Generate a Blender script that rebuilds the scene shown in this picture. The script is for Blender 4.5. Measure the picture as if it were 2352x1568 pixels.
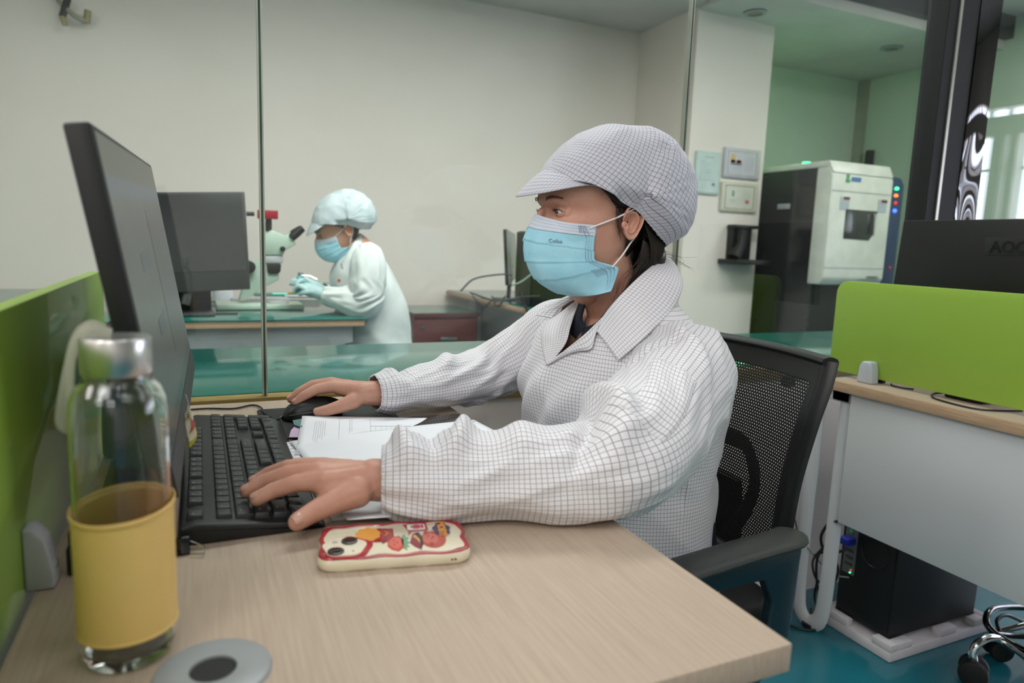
import bpy, bmesh, math, random
from mathutils import Vector, Matrix, noise
V=Vector; R=math.radians; random.seed(4)
for o in list(bpy.data.objects): bpy.data.objects.remove(o)
S=bpy.context.scene; COL=S.collection

# ---------------------------------------------------------------- camera
CAM=V((0,0,1.09)); YAW,PIT,ROL,FPX=24.627,8.12,2.025,1568.0
_y,_p,_r=R(YAW),R(PIT),R(ROL)
_f=V((math.sin(_y)*math.cos(_p),math.cos(_y)*math.cos(_p),-math.sin(_p)))
_rt=V((math.cos(_y),-math.sin(_y),0)); _up=_rt.cross(_f)
_r2=_rt*math.cos(_r)+_up*math.sin(_r); _u2=-_rt*math.sin(_r)+_up*math.cos(_r)
cd=bpy.data.cameras.new('camera'); cam=bpy.data.objects.new('camera',cd); COL.objects.link(cam)
cd.sensor_width=36; cd.lens=24; cd.clip_start=.02
cam.matrix_world=Matrix((( _r2.x,_u2.x,-_f.x,CAM.x),(_r2.y,_u2.y,-_f.y,CAM.y),(_r2.z,_u2.z,-_f.z,CAM.z),(0,0,0,1)))
cd.dof.use_dof=True; cd.dof.focus_distance=1.22; cd.dof.aperture_fstop=4.0
S.camera=cam
# measuring helpers: a sight line met with a real plane of the place
def ray(x,y): return _f+_r2*((x-1176)/FPX)+_u2*((784-y)/FPX)
def hz(x,y,z): d=ray(x,y); return CAM+d*((z-CAM.z)/d.z)
def hy(x,y,Y): d=ray(x,y); return CAM+d*(Y/d.y)
def hx(x,y,X): d=ray(x,y); return CAM+d*(X/d.x)

# ---------------------------------------------------------------- world, lights, exposure
w=bpy.data.worlds.new('world'); S.world=w; w.use_nodes=True
w.node_tree.nodes['Background'].inputs[0].default_value=(.62,.72,.78,1); w.node_tree.nodes['Background'].inputs[1].default_value=.25
S.view_settings.view_transform='Standard'; S.view_settings.look='None'
S.view_settings.exposure=0.0; S.view_settings.gamma=1; S.view_settings.use_curve_mapping=False
def area(name,loc,sx,sy,e,col=(1,1,1),rot=(0,0,0),spread=180):
    l=bpy.data.lights.new(name,'AREA'); l.shape='RECTANGLE'; l.size=sx; l.size_y=sy; l.energy=e; l.color=col; l.spread=R(spread)
    o=bpy.data.objects.new(name,l); COL.objects.link(o); o.location=loc; o.rotation_euler=rot; return o
def spot(name,loc,e,rad=.05,col=(1,1,1),ang=130):
    l=bpy.data.lights.new(name,'SPOT'); l.energy=e; l.shadow_soft_size=rad; l.color=col; l.spot_size=R(ang); l.spot_blend=.8
    o=bpy.data.objects.new(name,l); COL.objects.link(o); o.location=loc; return o
CW=(1,.985,.97)
for p,e in (((.2,-.3),5),((-1.2,-.5),22),((2.6,.1),7),((-2.4,.7),31),((-2.4,-1.6),31),((-.9,-2.6),32),((1.1,-1.2),9),((3.4,-.2),7)):
    area('ceiling_fill_lamp',(p[0],p[1],2.88),1.2,.6,e,CW)  # unseen area lamps added as soft fill over the office
area('lab_fill_lamp',(.9,2.15,2.9),1.8,.4,54,(1,.985,.96),(R(14),0,0),146)  # unseen area lamp, added and tilted to grade the lab's back wall
area('lab_fill_lamp',(2.7,2.15,2.9),1.4,.4,22,(1,.985,.96),(R(14),0,0),146)  # second unseen lamp added for the same wall, further right
area('lab_fill_lamp',(4.9,2.2,2.88),.9,.6,26,(1,.99,.95))  # unseen lamp added to brighten the alcove side wall
area('lab_fill_lamp',(-1.5,1.95,2.9),1.0,.5,9,(1,.985,.96))  # weak unseen lamp added over the left of the lab
for p in ((-.5,.35),(.45,.1),(1.2,.55),(.1,-.75),(1.9,-.3),(-.9,-.4)): spot('downlight_lamp',(p[0],p[1],2.9),2.5,.045,CW)
for p in ((4.4,3.0),): spot('downlight_lamp',(p[0],p[1],2.7),6,.05,(1,.98,.92))

# ---------------------------------------------------------------- materials
def lin(c):
    c=c/255.0; return c/12.92 if c<=.04045 else ((c+.055)/1.055)**2.4
def rgb(c): return (lin(c[0]),lin(c[1]),lin(c[2]),1)
def base(name):
    m=bpy.data.materials.new(name); m.use_nodes=True; nt=m.node_tree; return m,nt,nt.nodes['Principled BSDF']
def mat(name,c,rough=.5,metal=0,c2=None,ns=8,stretch=(1,1,1),bump=0,bs=60,coat=0,emit=None,es=0,spec=.5,sss=0,detail=4,contrast=(.35,.65)):
    m,nt,b=base(name); N=nt.nodes; L=nt.links
    b.inputs['Base Color'].default_value=rgb(c); b.inputs['Roughness'].default_value=rough; b.inputs['Metallic'].default_value=metal
    b.inputs['Coat Weight'].default_value=coat; b.inputs['Specular IOR Level'].default_value=spec
    tc=N.new('ShaderNodeTexCoord'); mp=N.new('ShaderNodeMapping'); mp.inputs['Scale'].default_value=stretch; L.new(tc.outputs['Object'],mp.inputs[0])
    c2=c2 or tuple(min(255,max(0,x*.94)) for x in c)
    n=N.new('ShaderNodeTexNoise'); n.inputs['Scale'].default_value=ns; n.inputs['Detail'].default_value=detail; L.new(mp.outputs[0],n.inputs['Vector'])
    r=N.new('ShaderNodeMapRange'); r.inputs[1].default_value=contrast[0]; r.inputs[2].default_value=contrast[1]; L.new(n.outputs[0],r.inputs[0])
    x=N.new('ShaderNodeMix'); x.data_type='RGBA'; x.inputs[6].default_value=rgb(c); x.inputs[7].default_value=rgb(c2); L.new(r.outputs[0],x.inputs[0]); L.new(x.outputs[2],b.inputs['Base Color'])
    if bump:
        n2=N.new('ShaderNodeTexNoise'); n2.inputs['Scale'].default_value=bs; L.new(mp.outputs[0],n2.inputs['Vector'])
        bp=N.new('ShaderNodeBump'); bp.inputs['Strength'].default_value=bump; bp.inputs['Distance'].default_value=.002; L.new(n2.outputs[0],bp.inputs['Height']); L.new(bp.outputs[0],b.inputs['Normal'])
    if emit: b.inputs['Emission Color'].default_value=rgb(emit); b.inputs['Emission Strength'].default_value=es
    if sss: b.inputs['Subsurface Weight'].default_value=sss; b.inputs['Subsurface Radius'].default_value=(1,.35,.2); b.inputs['Subsurface Scale'].default_value=.006
    return m
def glassmat(name,tint=(235,245,240),rough=0.0,refl=1.0):
    m=bpy.data.materials.new(name); m.use_nodes=True; nt=m.node_tree; N=nt.nodes; L=nt.links; N.clear()
    o=N.new('ShaderNodeOutputMaterial'); t=N.new('ShaderNodeBsdfTransparent'); t.inputs[0].default_value=rgb(tint)
    g=N.new('ShaderNodeBsdfGlossy'); g.inputs['Roughness'].default_value=rough; ge=N.new('ShaderNodeNewGeometry'); dt=N.new('ShaderNodeVectorMath'); dt.operation='DOT_PRODUCT'; L.new(ge.outputs['Normal'],dt.inputs[0]); L.new(ge.outputs['Incoming'],dt.inputs[1])
    def mm(op,a,b=None):
        q=N.new('ShaderNodeMath'); q.operation=op
        for i,v in enumerate((a,b)):
            if v is None: continue
            if isinstance(v,(int,float)): q.inputs[i].default_value=v
            else: L.new(v,q.inputs[i])
        return q.outputs[0]
    c=mm('SUBTRACT',1.0,mm('ABSOLUTE',dt.outputs['Value'])); p5=mm('POWER',c,5.0); fr=mm('ADD',mm('MULTIPLY',p5,.96*refl),.04*refl)
    x=N.new('ShaderNodeMixShader'); L.new(fr,x.inputs[0]); L.new(t.outputs[0],x.inputs[1]); L.new(g.outputs[0],x.inputs[2]); L.new(x.outputs[0],o.inputs[0]); return m
def gridcloth(name,c,line,pitch,wd,rough=.75,bump=.15):
    m,nt,b=base(name); N=nt.nodes; L=nt.links; b.inputs['Roughness'].default_value=rough; b.inputs['Specular IOR Level'].default_value=.3
    b.inputs['Sheen Weight'].default_value=.15
    uv=N.new('ShaderNodeUVMap'); uv.uv_map='cloth'; sp=N.new('ShaderNodeSeparateXYZ'); L.new(uv.outputs[0],sp.inputs[0]); outs=[]
    for k in (0,1):
        pp=N.new('ShaderNodeMath'); pp.operation='PINGPONG'; pp.inputs[1].default_value=pitch/2; L.new(sp.outputs[k],pp.inputs[0])
        mr=N.new('ShaderNodeMapRange'); mr.inputs[1].default_value=wd*.35; mr.inputs[2].default_value=wd*.75; mr.inputs[3].default_value=1; mr.inputs[4].default_value=0; L.new(pp.outputs[0],mr.inputs[0]); outs.append(mr)
    mx=N.new('ShaderNodeMath'); mx.operation='MAXIMUM'; L.new(outs[0].outputs[0],mx.inputs[0]); L.new(outs[1].outputs[0],mx.inputs[1])
    x=N.new('ShaderNodeMix'); x.data_type='RGBA'; x.inputs[6].default_value=rgb(c); x.inputs[7].default_value=rgb(line); L.new(mx.outputs[0],x.inputs[0]); L.new(x.outputs[2],b.inputs['Base Color'])
    tc=N.new('ShaderNodeTexCoord'); n2=N.new('ShaderNodeTexNoise'); n2.inputs['Scale'].default_value=55; n2.inputs['Detail'].default_value=5; L.new(tc.outputs['Object'],n2.inputs['Vector'])
    bp=N.new('ShaderNodeBump'); bp.inputs['Strength'].default_value=bump; bp.inputs['Distance'].default_value=.004; L.new(n2.outputs[0],bp.inputs['Height']); L.new(bp.outputs[0],b.inputs['Normal'])
    return m
M={}
M['wall']=mat('painted_wall',(236,226,219),.55,c2=(231,221,213),ns=1.5)
M['wallg']=mat('painted_wall_alcove',(205,222,203),.6,c2=(198,216,197),ns=1.5)
M['ceil']=mat('ceiling_paint',(216,212,206),.8,ns=2)
M['floor']=mat('teal_floor',(32,112,126),.24,c2=(24,98,112),ns=1.2,bump=.05,bs=6,coat=.3)
M['wood']=mat('pale_laminate',(184,165,147),.6,c2=(172,151,133),ns=3,stretch=(90,3.5,20),detail=6,contrast=(.3,.7),bump=.03,bs=4)
M['woodedge']=mat('laminate_edge',(200,172,142),.5,c2=(176,146,118),ns=4,stretch=(8,8,90),detail=5,contrast=(.3,.7))
M['woodr']=mat('pale_laminate_edge',(190,160,130),.5,c2=(168,138,110),ns=4,stretch=(30,4,90),detail=5,contrast=(.3,.7))
M['greenp']=mat('lime_divider',(146,180,66),.42,ns=.8,c2=(138,172,60),coat=.15)
M['esd']=mat('green_mat',(12,98,88),.16,c2=(10,90,82),ns=2,coat=.2,bump=.03,bs=8)
M['brownrail']=mat('brown_rail',(140,118,60),.5)
M['glass']=glassmat('partition_glass',(247,251,249))
M['glassedge']=mat('glass_edge',(60,95,80),.2,c2=(40,70,58))
M['silver']=mat('silver_trim',(188,188,176),.3,.6)
M['black']=mat('black_plastic',(22,22,23),.42,bump=.05,bs=400)
M['blackm']=mat('matte_black',(16,17,17),.6)
M['blackg']=mat('gloss_black',(3,4,5),.02,spec=.6)
M['dark']=mat('charcoal_plastic',(52,53,53),.5,bump=.12,bs=500)
M['darkteal']=mat('dark_teal_plastic',(20,40,48),.35)
M['greyp']=mat('grey_plastic',(176,178,182),.45)
M['whitem']=mat('white_lacquer',(198,200,202),.45,c2=(195,197,199),ns=2)
M['steel']=mat('brushed_steel',(205,203,200),.3,1)
M['chrome']=mat('chrome',(225,225,225),.06,1)
M['key']=mat('key_plastic',(40,42,45),.38,bump=.08,bs=600)
M['kbody']=mat('keyboard_body',(27,28,30),.4,bump=.1,bs=500)
M['legend']=mat('legend_white',(150,150,150),.6)
M['paper']=mat('white_paper',(232,232,238),.7,ns=3)
M['ink']=mat('ink',(128,128,136),.7)
M['skin']=mat('skin',(206,158,138),.47,c2=(195,141,122),ns=26,sss=.25,bump=.06,bs=350,spec=.4)
M['skin2']=mat('skin_lab_worker',(205,155,130),.45,c2=(195,140,115),ns=20,sss=.2)  # lab worker's own skin tone, slightly yellower
M['nail']=mat('nail',(208,158,142),.3,c2=(200,150,134),coat=.3)
M['hair']=mat('dark_hair',(26,18,15),.38,c2=(44,30,24),ns=30)
M['brow']=mat('brow_hair',(112,78,62),.7)
M['eye']=mat('eye_white',(215,208,202),.15,c2=(205,190,184),coat=.6)
M['iris']=mat('iris',(38,24,18),.1,coat=1)
M['coat']=gridcloth('coat_grid_cloth',(226,223,227),(142,138,148),.0068,.0007)
M['capc']=gridcloth('cap_grid_cloth',(194,193,203),(98,98,112),.0076,.00062)
M['coatbg']=mat('white_cloth',(214,219,218),.8,c2=(200,207,207),ns=12,bump=.3,bs=30)
M['capbg']=mat('pale_cap_cloth',(196,206,210),.75,c2=(176,190,196),ns=22)
M['mask']=mat('blue_mask',(166,217,232),.75,c2=(152,208,226),ns=25,bump=.15,bs=250,sss=.1)
M['maskw']=mat('white_mask_band',(214,222,234),.75)
M['stitch']=mat('blue_stitch',(122,136,172),.8)
M['loop']=mat('ear_loop_white',(232,230,230),.8)
M['navy']=mat('navy_cloth',(14,20,36),.8,c2=(20,28,46),ns=40,bump=.2,bs=200)
M['yellow']=mat('yellow_silicone',(230,190,116),.42,c2=(226,184,108),sss=.2)
M['strap']=mat('grey_strap',(150,150,134),.7)
M['case']=mat('cream_case',(236,224,198),.16,coat=.6,sss=.1)
M['red']=mat('case_red',(176,28,44),.15,c2=(150,30,52),ns=90,coat=.7)
M['styro']=mat('styrofoam',(205,200,203),.85,bump=.2,bs=120)
M['maroon']=mat('maroon_wood',(104,44,42),.4,c2=(84,34,34),ns=3,stretch=(3,3,30))
M['scope']=mat('scope_enamel',(192,214,198),.35)
M['machw']=mat('machine_white',(226,228,218),.35)
M['machd']=mat('machine_smoked_panel',(46,47,48),.18,coat=.4)
M['machb']=mat('machine_blue',(30,56,96),.35)
M['cable']=mat('cable_black',(14,14,15),.45)
M['cableg']=mat('cable_grey',(120,135,130),.5)
M['lgreen']=mat('led_green',(40,240,130),.3,emit=(60,255,150),es=5)
M['lorange']=mat('led_orange',(250,110,30),.3,emit=(255,110,30),es=4)
M['lblue']=mat('led_blue',(50,90,250),.3,emit=(60,100,255),es=4)
M['lred']=mat('led_red',(230,40,30),.3,emit=(255,50,40),es=1.2)
M['daylight']=mat('daylit_window',(230,235,245),.5,emit=(226,232,250),es=13)
M['lightpad']=mat('lit_screen_glow',(90,220,190),.3,emit=(90,230,200),es=1.3)
def flat(name,c,rough=.4,coat=0): 
    if name not in M: M[name]=mat(name,c,rough,coat=coat)
    return M[name]

# ---------------------------------------------------------------- mesh helpers
class MB:
    def __init__(s): s.bm=bmesh.new(); s.uv=None
    def _add(s,b,mtx=None):
        if mtx: bmesh.ops.transform(b,matrix=mtx,verts=b.verts)
        me=bpy.data.meshes.new('t'); b.to_mesh(me); b.free(); s.bm.from_mesh(me); bpy.data.meshes.remove(me); return s
    def box(s,x0,x1,y0,y1,z0,z1,bev=0,seg=2,mtx=None):
        b=bmesh.new(); bmesh.ops.create_cube(b,size=1)
        for v in b.verts: v.co=V(((x0+x1)/2+v.co.x*(x1-x0),(y0+y1)/2+v.co.y*(y1-y0),(z0+z1)/2+v.co.z*(z1-z0)))
        if bev: bmesh.ops.bevel(b,geom=b.edges[:],offset=bev,segments=seg,affect='EDGES',profile=.5)
        return s._add(b,mtx)
    def prism(s,pts,d0,d1,fn,bev=0,seg=2):
        b=bmesh.new(); a=[b.verts.new(fn(p[0],p[1],d0)) for p in pts]; c=[b.verts.new(fn(p[0],p[1],d1)) for p in pts]; n=len(pts)
        b.faces.new(a); b.faces.new(c[::-1])
        for i in range(n): b.faces.new((a[i],c[i],c[(i+1)%n],a[(i+1)%n]))
        bmesh.ops.recalc_face_normals(b,faces=b.faces)
        if bev:
            es=[e for e in b.edges if len(e.link_faces)==2 and e.calc_face_angle(0)>R(30)]
            bmesh.ops.bevel(b,geom=es,offset=bev,segments=seg,affect='EDGES',profile=.5)
        return s._add(b)
    def tube(s,pts,r,n=8,caps=True,flatz=None):
        pts=[V(p) for p in pts]; rs=r if isinstance(r,(list,tuple)) else [r]*len(pts)
        b=bmesh.new(); rings=[]; up=V((0,0,1)); t0=(pts[1]-pts[0]).normalized()
        if abs(t0.dot(up))>.95: up=V((1,0,0))
        nrm=t0.cross(up).normalized()
        for i,p in enumerate(pts):
            t=(pts[min(i+1,len(pts)-1)]-pts[max(i-1,0)]).normalized()
            nrm=(nrm-t*nrm.dot(t)).normalized(); bi=t.cross(nrm)
            rr=rs[i]; ra,rb=(rr if isinstance(rr,tuple) else (rr,rr))
            rings.append([b.verts.new(p+nrm*math.cos(2*math.pi*k/n)*ra+bi*math.sin(2*math.pi*k/n)*rb) for k in range(n)])
        for i in range(len(rings)-1):
            for k in range(n): b.faces.new((rings[i][k],rings[i][(k+1)%n],rings[i+1][(k+1)%n],rings[i+1][k]))
        if caps: b.faces.new(rings[0][::-1]); b.faces.new(rings[-1])
        return s._add(b)
    def cyl(s,p0,p1,r0,r1=None,n=24,bev=0):
        r1=r0 if r1 is None else r1; p0,p1=V(p0),V(p1)
        if bev:
            d=(p1-p0).normalized()*bev
            return s.tube([p0,p0+d*.3,p0+d,p1-d,p1-d*.3,p1],[r0-bev,r0-bev*.3,r0,r1,r1-bev*.3,r1-bev],n)
        return s.tube([p0,p1],[r0,r1],n)
    def lathe(s,prof,c=(0,0,0),n=48,mtx=None,closed=False):
        b=bmesh.new(); rings=[]
        for r,z in prof:
            if r<1e-6: rings.append([b.verts.new((c[0],c[1],c[2]+z))]); continue
            rings.append([b.verts.new((c[0]+r*math.cos(2*math.pi*k/n),c[1]+r*math.sin(2*math.pi*k/n),c[2]+z)) for k in range(n)])
        pr=list(zip(rings,rings[1:]))+([(rings[-1],rings[0])] if closed else [])
        for A,B in pr:
            if len(A)==1 and len(B)==1: continue
            for k in range(n):
                k2=(k+1)%n
                if len(A)==1: b.faces.new((A[0],B[k2],B[k]))
                elif len(B)==1: b.faces.new((A[k],A[k2],B[0]))
                else: b.faces.new((A[k],A[k2],B[k2],B[k]))
        bmesh.ops.recalc_face_normals(b,faces=b.faces)
        return s._add(b,mtx)
    def ball(s,c,r,n=16,mtx=None):
        b=bmesh.new(); bmesh.ops.create_uvsphere(b,u_segments=n,v_segments=max(6,n*2//3),radius=1)
        rr=r if isinstance(r,(tuple,list)) else (r,r,r)
        for v in b.verts: v.co=V((c[0]+v.co.x*rr[0],c[1]+v.co.y*rr[1],c[2]+v.co.z*rr[2]))
        return s._add(b,mtx)
    def chain(s,pr,n=12):   # capsule chain for flesh
        for (p,r) in pr: s.ball(p,r,n)
        for (p,r),(q,t) in zip(pr,pr[1:]): s.tube([p,q],[r,t],n)
        return s
    def grid(s,fn,nu,nv,wrap=False,uvfn=None):
        b=bmesh.new(); uvl=b.loops.layers.uv.new('cloth')
        g=[[b.verts.new(fn(i/(nu if wrap else nu-1),j/(nv-1))) for i in range(nu)] for j in range(nv)]
        for j in range(nv-1):
            for i in range(nu if wrap else nu-1):
                i2=(i+1)%nu; f=b.faces.new((g[j][i],g[j][i2],g[j+1][i2],g[j+1][i]))
                if uvfn:
                    for l,(a,c) in zip(f.loops,((i,j),(i+1,j),(i+1,j+1),(i,j+1))): l[uvl].uv=uvfn(a/(nu if wrap else nu-1),c/(nv-1))
        return s._add(b)
    def mtx(s,m): bmesh.ops.transform(s.bm,matrix=m,verts=s.bm.verts); return s
def root_loc(p):
    while p.parent: p=p.parent
    return p.location
def obj(name,mb,m,parent=None,smooth=True,ang=38,label=None):
    bm=mb.bm if isinstance(mb,MB) else mb
    me=bpy.data.meshes.new(name)
    if parent is not None:
        l=root_loc(parent); bmesh.ops.translate(bm,vec=-l,verts=bm.verts)
    bm.to_mesh(me); bm.free(); me.materials.append(m)
    if smooth:
        me.shade_smooth()
        if ang: me.set_sharp_from_angle(angle=R(ang))
    o=bpy.data.objects.new(name,me); COL.objects.link(o)
    if parent is not None: o.parent=parent
    if label: o['label']=label
    return o
def thing(name,label,cat,loc=(0,0,0),group=None):
    o=bpy.data.objects.new(name,None); o.empty_display_size=.05; COL.objects.link(o); o.location=loc; o['label']=label; o['category']=cat
    if group: o['group']=group
    return o
def tag(o,label,cat,group=None,kind=None):
    if label: o['label']=label; o['category']=cat
    if group: o['group']=group
    if kind: o['kind']=kind
    return o
def struct(name,mb,m,parent=None,smooth=False,**k):
    o=obj(name,mb,m,parent,smooth,**k)
    if parent is None: o['kind']='structure'
    return o
def setback(o,loc):   # move the origin of a single-mesh thing to its base
    l=V(loc); o.data.transform(Matrix.Translation(-l)); o.location=l; return o
def text(s,size,depth=.0004,mtx=None,align='CENTER',bold=0):
    cu=bpy.data.curves.new('txt','FONT'); cu.body=s; cu.size=size; cu.extrude=depth; cu.align_x=align; cu.align_y='CENTER'; cu.offset=bold; cu.resolution_u=3
    o=bpy.data.objects.new('txt',cu); COL.objects.link(o); dg=bpy.context.evaluated_depsgraph_get(); me=bpy.data.meshes.new_from_object(o.evaluated_get(dg))
    mb=MB(); mb.bm.from_mesh(me); bpy.data.objects.remove(o); bpy.data.meshes.remove(me)
    if mtx: mb.mtx(mtx)
    return mb
def frame(o,x,y):   # matrix with origin o, x axis and y axis
    x=V(x).normalized(); y=V(y); z=x.cross(y).normalized(); y=z.cross(x)
    return Matrix(((x.x,y.x,z.x,o[0]),(x.y,y.y,z.y,o[1]),(x.z,y.z,z.z,o[2]),(0,0,0,1)))
def catmull(pts,n):
    pts=[V(p) for p in pts]; P=[pts[0]*2-pts[1]]+pts+[pts[-1]*2-pts[-2]]; out=[]; m=len(pts)-1
    for k in range(n):
        t=k/(n-1)*m; i=min(int(t),m-1); t-=i; a,b,c,d=P[i:i+4]
        out.append(.5*((2*b)+(c-a)*t+(2*a-5*b+4*c-d)*t*t+(3*b-a-3*c+d)*t**3))
    return out
def cval(tab,x):
    # smooth interpolation in a table of rows (x, a, b, ...)
    if x<=tab[0][0]: return tab[0][1:]
    if x>=tab[-1][0]: return tab[-1][1:]
    for i in range(len(tab)-1):
        if tab[i][0]<=x<=tab[i+1][0]:
            a=tab[max(i-1,0)]; b=tab[i]; c=tab[i+1]; d=tab[min(i+2,len(tab)-1)]; t=(x-b[0])/(c[0]-b[0]); h=c[0]-b[0]; o=[]
            for k in range(1,len(b)):
                m0=(c[k]-a[k])/max(c[0]-a[0],1e-9)*h; m1=(d[k]-b[k])/max(d[0]-b[0],1e-9)*h
                o.append((2*t**3-3*t*t+1)*b[k]+(t**3-2*t*t+t)*m0+(-2*t**3+3*t*t)*c[k]+(t**3-t*t)*m1)
            return o
def remesh(mb,vox,sm=6,fac=.5):
    me=bpy.data.meshes.new('r'); mb.bm.to_mesh(me); mb.bm.free(); o=bpy.data.objects.new('r',me); COL.objects.link(o)
    a=o.modifiers.new('r','REMESH'); a.mode='VOXEL'; a.voxel_size=vox
    b=o.modifiers.new('s','SMOOTH'); b.factor=fac; b.iterations=sm
    dg=bpy.context.evaluated_depsgraph_get(); m2=bpy.data.meshes.new_from_object(o.evaluated_get(dg)); r=MB(); r.bm.from_mesh(m2)
    bpy.data.objects.remove(o); bpy.data.meshes.remove(m2); return r
def sstep(a,b,x):
    t=min(1,max(0,(x-a)/(b-a))); return t*t*(3-2*t)
def gs(x,c,w): return math.exp(-((x-c)/w)**2)
XY=lambda z0:(lambda u,v,d:V((u,v,z0+d)))
XZ=lambda u,v,d:V((u,d,v))
YZ=lambda u,v,d:V((d,u,v))
def rrect(x0,x1,y0,y1,r,n=6,corners=(1,1,1,1)):
    o=[]
    for k,(cx,cy,a) in enumerate(((x1-r,y1-r,0),(x0+r,y1-r,90),(x0+r,y0+r,180),(x1-r,y0+r,270))):
        if not corners[k]: o.append(((x1,y1),(x0,y1),(x0,y0),(x1,y0))[k]); continue
        for i in range(n+1): t=R(a+90*i/n); o.append((cx+r*math.cos(t),cy+r*math.sin(t)))
    return o

# ================================================================ THE SETTING
ZC=2.95
struct('floor',MB().box(-3,6.3,-3.6,5,-.1,0),M['floor'])
struct('ceiling',MB().box(-3,6.3,-3.6,5,ZC,ZC+.1),M['ceil'])
struct('wall_back',MB().box(-3,3.15,4.7,4.8,0,ZC),M['wall'])
struct('wall_column',MB().box(3.15,3.845,4.0,4.8,0,ZC),M['wall'])
struct('wall_alcove',MB().box(3.845,6.0,4.8,4.9,0,ZC),M['wallg'])
struct('wall_alcove_side',MB().box(5.74,5.84,1.56,4.8,0,ZC),M['wallg'])
struct('trim_1',MB().box(5.70,5.74,4.7,4.8,0,2.72),M['silver'])
struct('wall_left',MB().box(-3.1,-3,-3.6,4.8,0,ZC),M['wall'])
struct('wall_front',MB().box(-3,6.3,-3.7,-3.6,0,ZC),M['wall'])
sof=MB(); sof.box(3.845,5.74,3.53,4.8,2.72,ZC); sof.box(-3,3.15,3.9,4.7,2.74,ZC); sof.box(3.15,3.845,3.53,4.0,2.72,ZC)
struct('ceiling_soffit',sof,M['ceil'])
struct('trim_2',MB().box(3.1,5.74,3.47,3.53,2.79,ZC),M['dark'])
# window wall on the right of the office (seen mirrored in the partition glass)
WX=6.0
wr=MB(); wr.box(WX,WX+.25,-3.6,1.5,0,.85); wr.box(WX,WX+.25,-3.6,1.5,2.11,2.265); wr.box(WX,WX+.25,-3.6,1.5,2.335,ZC)
wins=[(.95,1.3),(.6,.85),(.33,.5),(.05,.24),(-.24,-.06),(-.466,-.30),(-.577,-.525),(-.83,-.67),(-.98,-.89),(-1.16,-1.04),(-1.33,-1.22)]
prev=1.5
for y0,y1 in wins: wr.box(WX,WX+.25,y1,prev,.85,2.11); prev=y0
wr.box(WX,WX+.25,-3.6,prev,.85,2.11); wr.box(WX,WX+.25,-3.6,-1.36,2.265,2.335)
struct('wall_right',wr,M['wall'])
for i,(y0,y1) in enumerate(wins):
    pw=struct('window_%d'%(i+1),MB().box(WX+.12,WX+.14,y0,y1,.85,2.11),M['daylight'])
    obj('window_frame',MB().box(WX+.08,WX+.12,y0,y1,1.835,1.855).box(WX+.08,WX+.12,y0,y0+.006,.85,2.11).box(WX+.08,WX+.12,y1-.006,y1,.85,2.11),M['whitem'],pw,False)
cl=struct('window_%d'%(len(wins)+1),MB().box(WX+.12,WX+.14,-1.36,1.4,2.265,2.335),M['daylight'])
mb=MB()
for k in range(18): mb.box(WX+.05,WX+.12,-1.36+k*.152,-1.35+k*.152,2.265,2.335)
obj('window_frame',mb,M['whitem'],cl,False)

# glass partition: panes, joints, bottom rail
GY=1.505
px=[-3.0,-.932,.118,1.168,2.165]
k=1
for a,b in zip(px,px[1:]):
    struct('glass_partition_%d'%k,MB().box(a+.004,b-.004,GY,GY+.012,.74,ZC),M['glass']); k+=1
struct('glass_partition_%d'%k,MB().box(2.36,5.74,GY,GY+.012,.74,ZC),M['glass'])
k=3
for x in px[1:4]:
    struct('trim_%d'%k,MB().box(x-.005,x-.0022,GY-.001,GY+.013,.745,ZC).box(x+.0022,x+.005,GY-.001,GY+.013,.745,ZC),M['silver']); k+=1
    struct('trim_%d'%k,MB().box(x-.0022,x+.0022,GY,GY+.012,.745,ZC),M['glassedge']); k+=1
struct('trim_%d'%k,MB().box(-3,5.74,GY-.01,GY+.03,.715,.752,.002),M['brownrail']); k+=1
struct('wall_under_glass',MB().box(-3,5.74,GY,GY+.02,0,.715),M['wall'])
# black post with a silver strip and a wavy gloss-black facing
p=struct('column_post',MB().box(2.108,2.255,GY-.03,GY+.040,0,ZC,.003),flat('post_paint',(7,10,11),.75))
obj('silver_strip',MB().box(2.156,2.168,GY-.034,GY-.029,.76,ZC),M['silver'],p,False,label='thin silver strip on the black post')
def wavy(u,v):
    z=.76+v*(ZC-.76); x=2.255+u*.105
    return V((x,GY-.032+.0016*math.sin(u*3.6+.6)*math.sin(z*6.5+.5)+.0002*math.sin(z*17+u*4),z))
b=MB().grid(wavy,24,160); b.box(2.255,2.36,GY-.026,GY+.04,.76,ZC)
obj('gloss_panel',b,M['blackg'],p,ang=None,label='mirror-glossy black facing panel')
# door leaf lines in the alcove and small items there
struct('door_1',MB().box(5.715,5.738,2.9,4.0,0,2.3,.004),M['wallg'])

# ceiling and wall small things
for (x,y,l) in ((1735,28,'round ceiling downlight, unlit, above the wall with the certificates'),(2048,106,'round ceiling downlight, unlit, in the green-lit alcove')):
    c=hz(x,y,2.73 if x>1800 else 2.72); c.z=2.715
    t=thing('ceiling_downlight',l,'ceiling light',c,'unlit ceiling downlights')
    obj('bezel',MB().lathe([(.05,0),(.075,0),(.078,.005),(.05,.01)],(c.x,c.y,2.708)),M['greyp'],t)
    obj('lens',MB().lathe([(0,.004),(.05,.004),(.05,.010)],(c.x,c.y,2.708)),M['strap'],t)
t=thing('reflected_bracket','dark hose bracket modelled from a reflection in the glass, with two brass fittings, high at far left','bracket',hy(160,20,4.68))  # dark reflection in the glass, built as a solid bracket shape
obj('hose',MB().tube(catmull([hy(128,-10,4.66),hy(140,8,4.64),hy(170,36,4.62),hy(198,50,4.64)],12),.014,8),M['strap'],t)
obj('rod',MB().cyl(hy(156,-4,4.64),hy(143,38,4.62),.018,n=10),M['blackm'],t)
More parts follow.
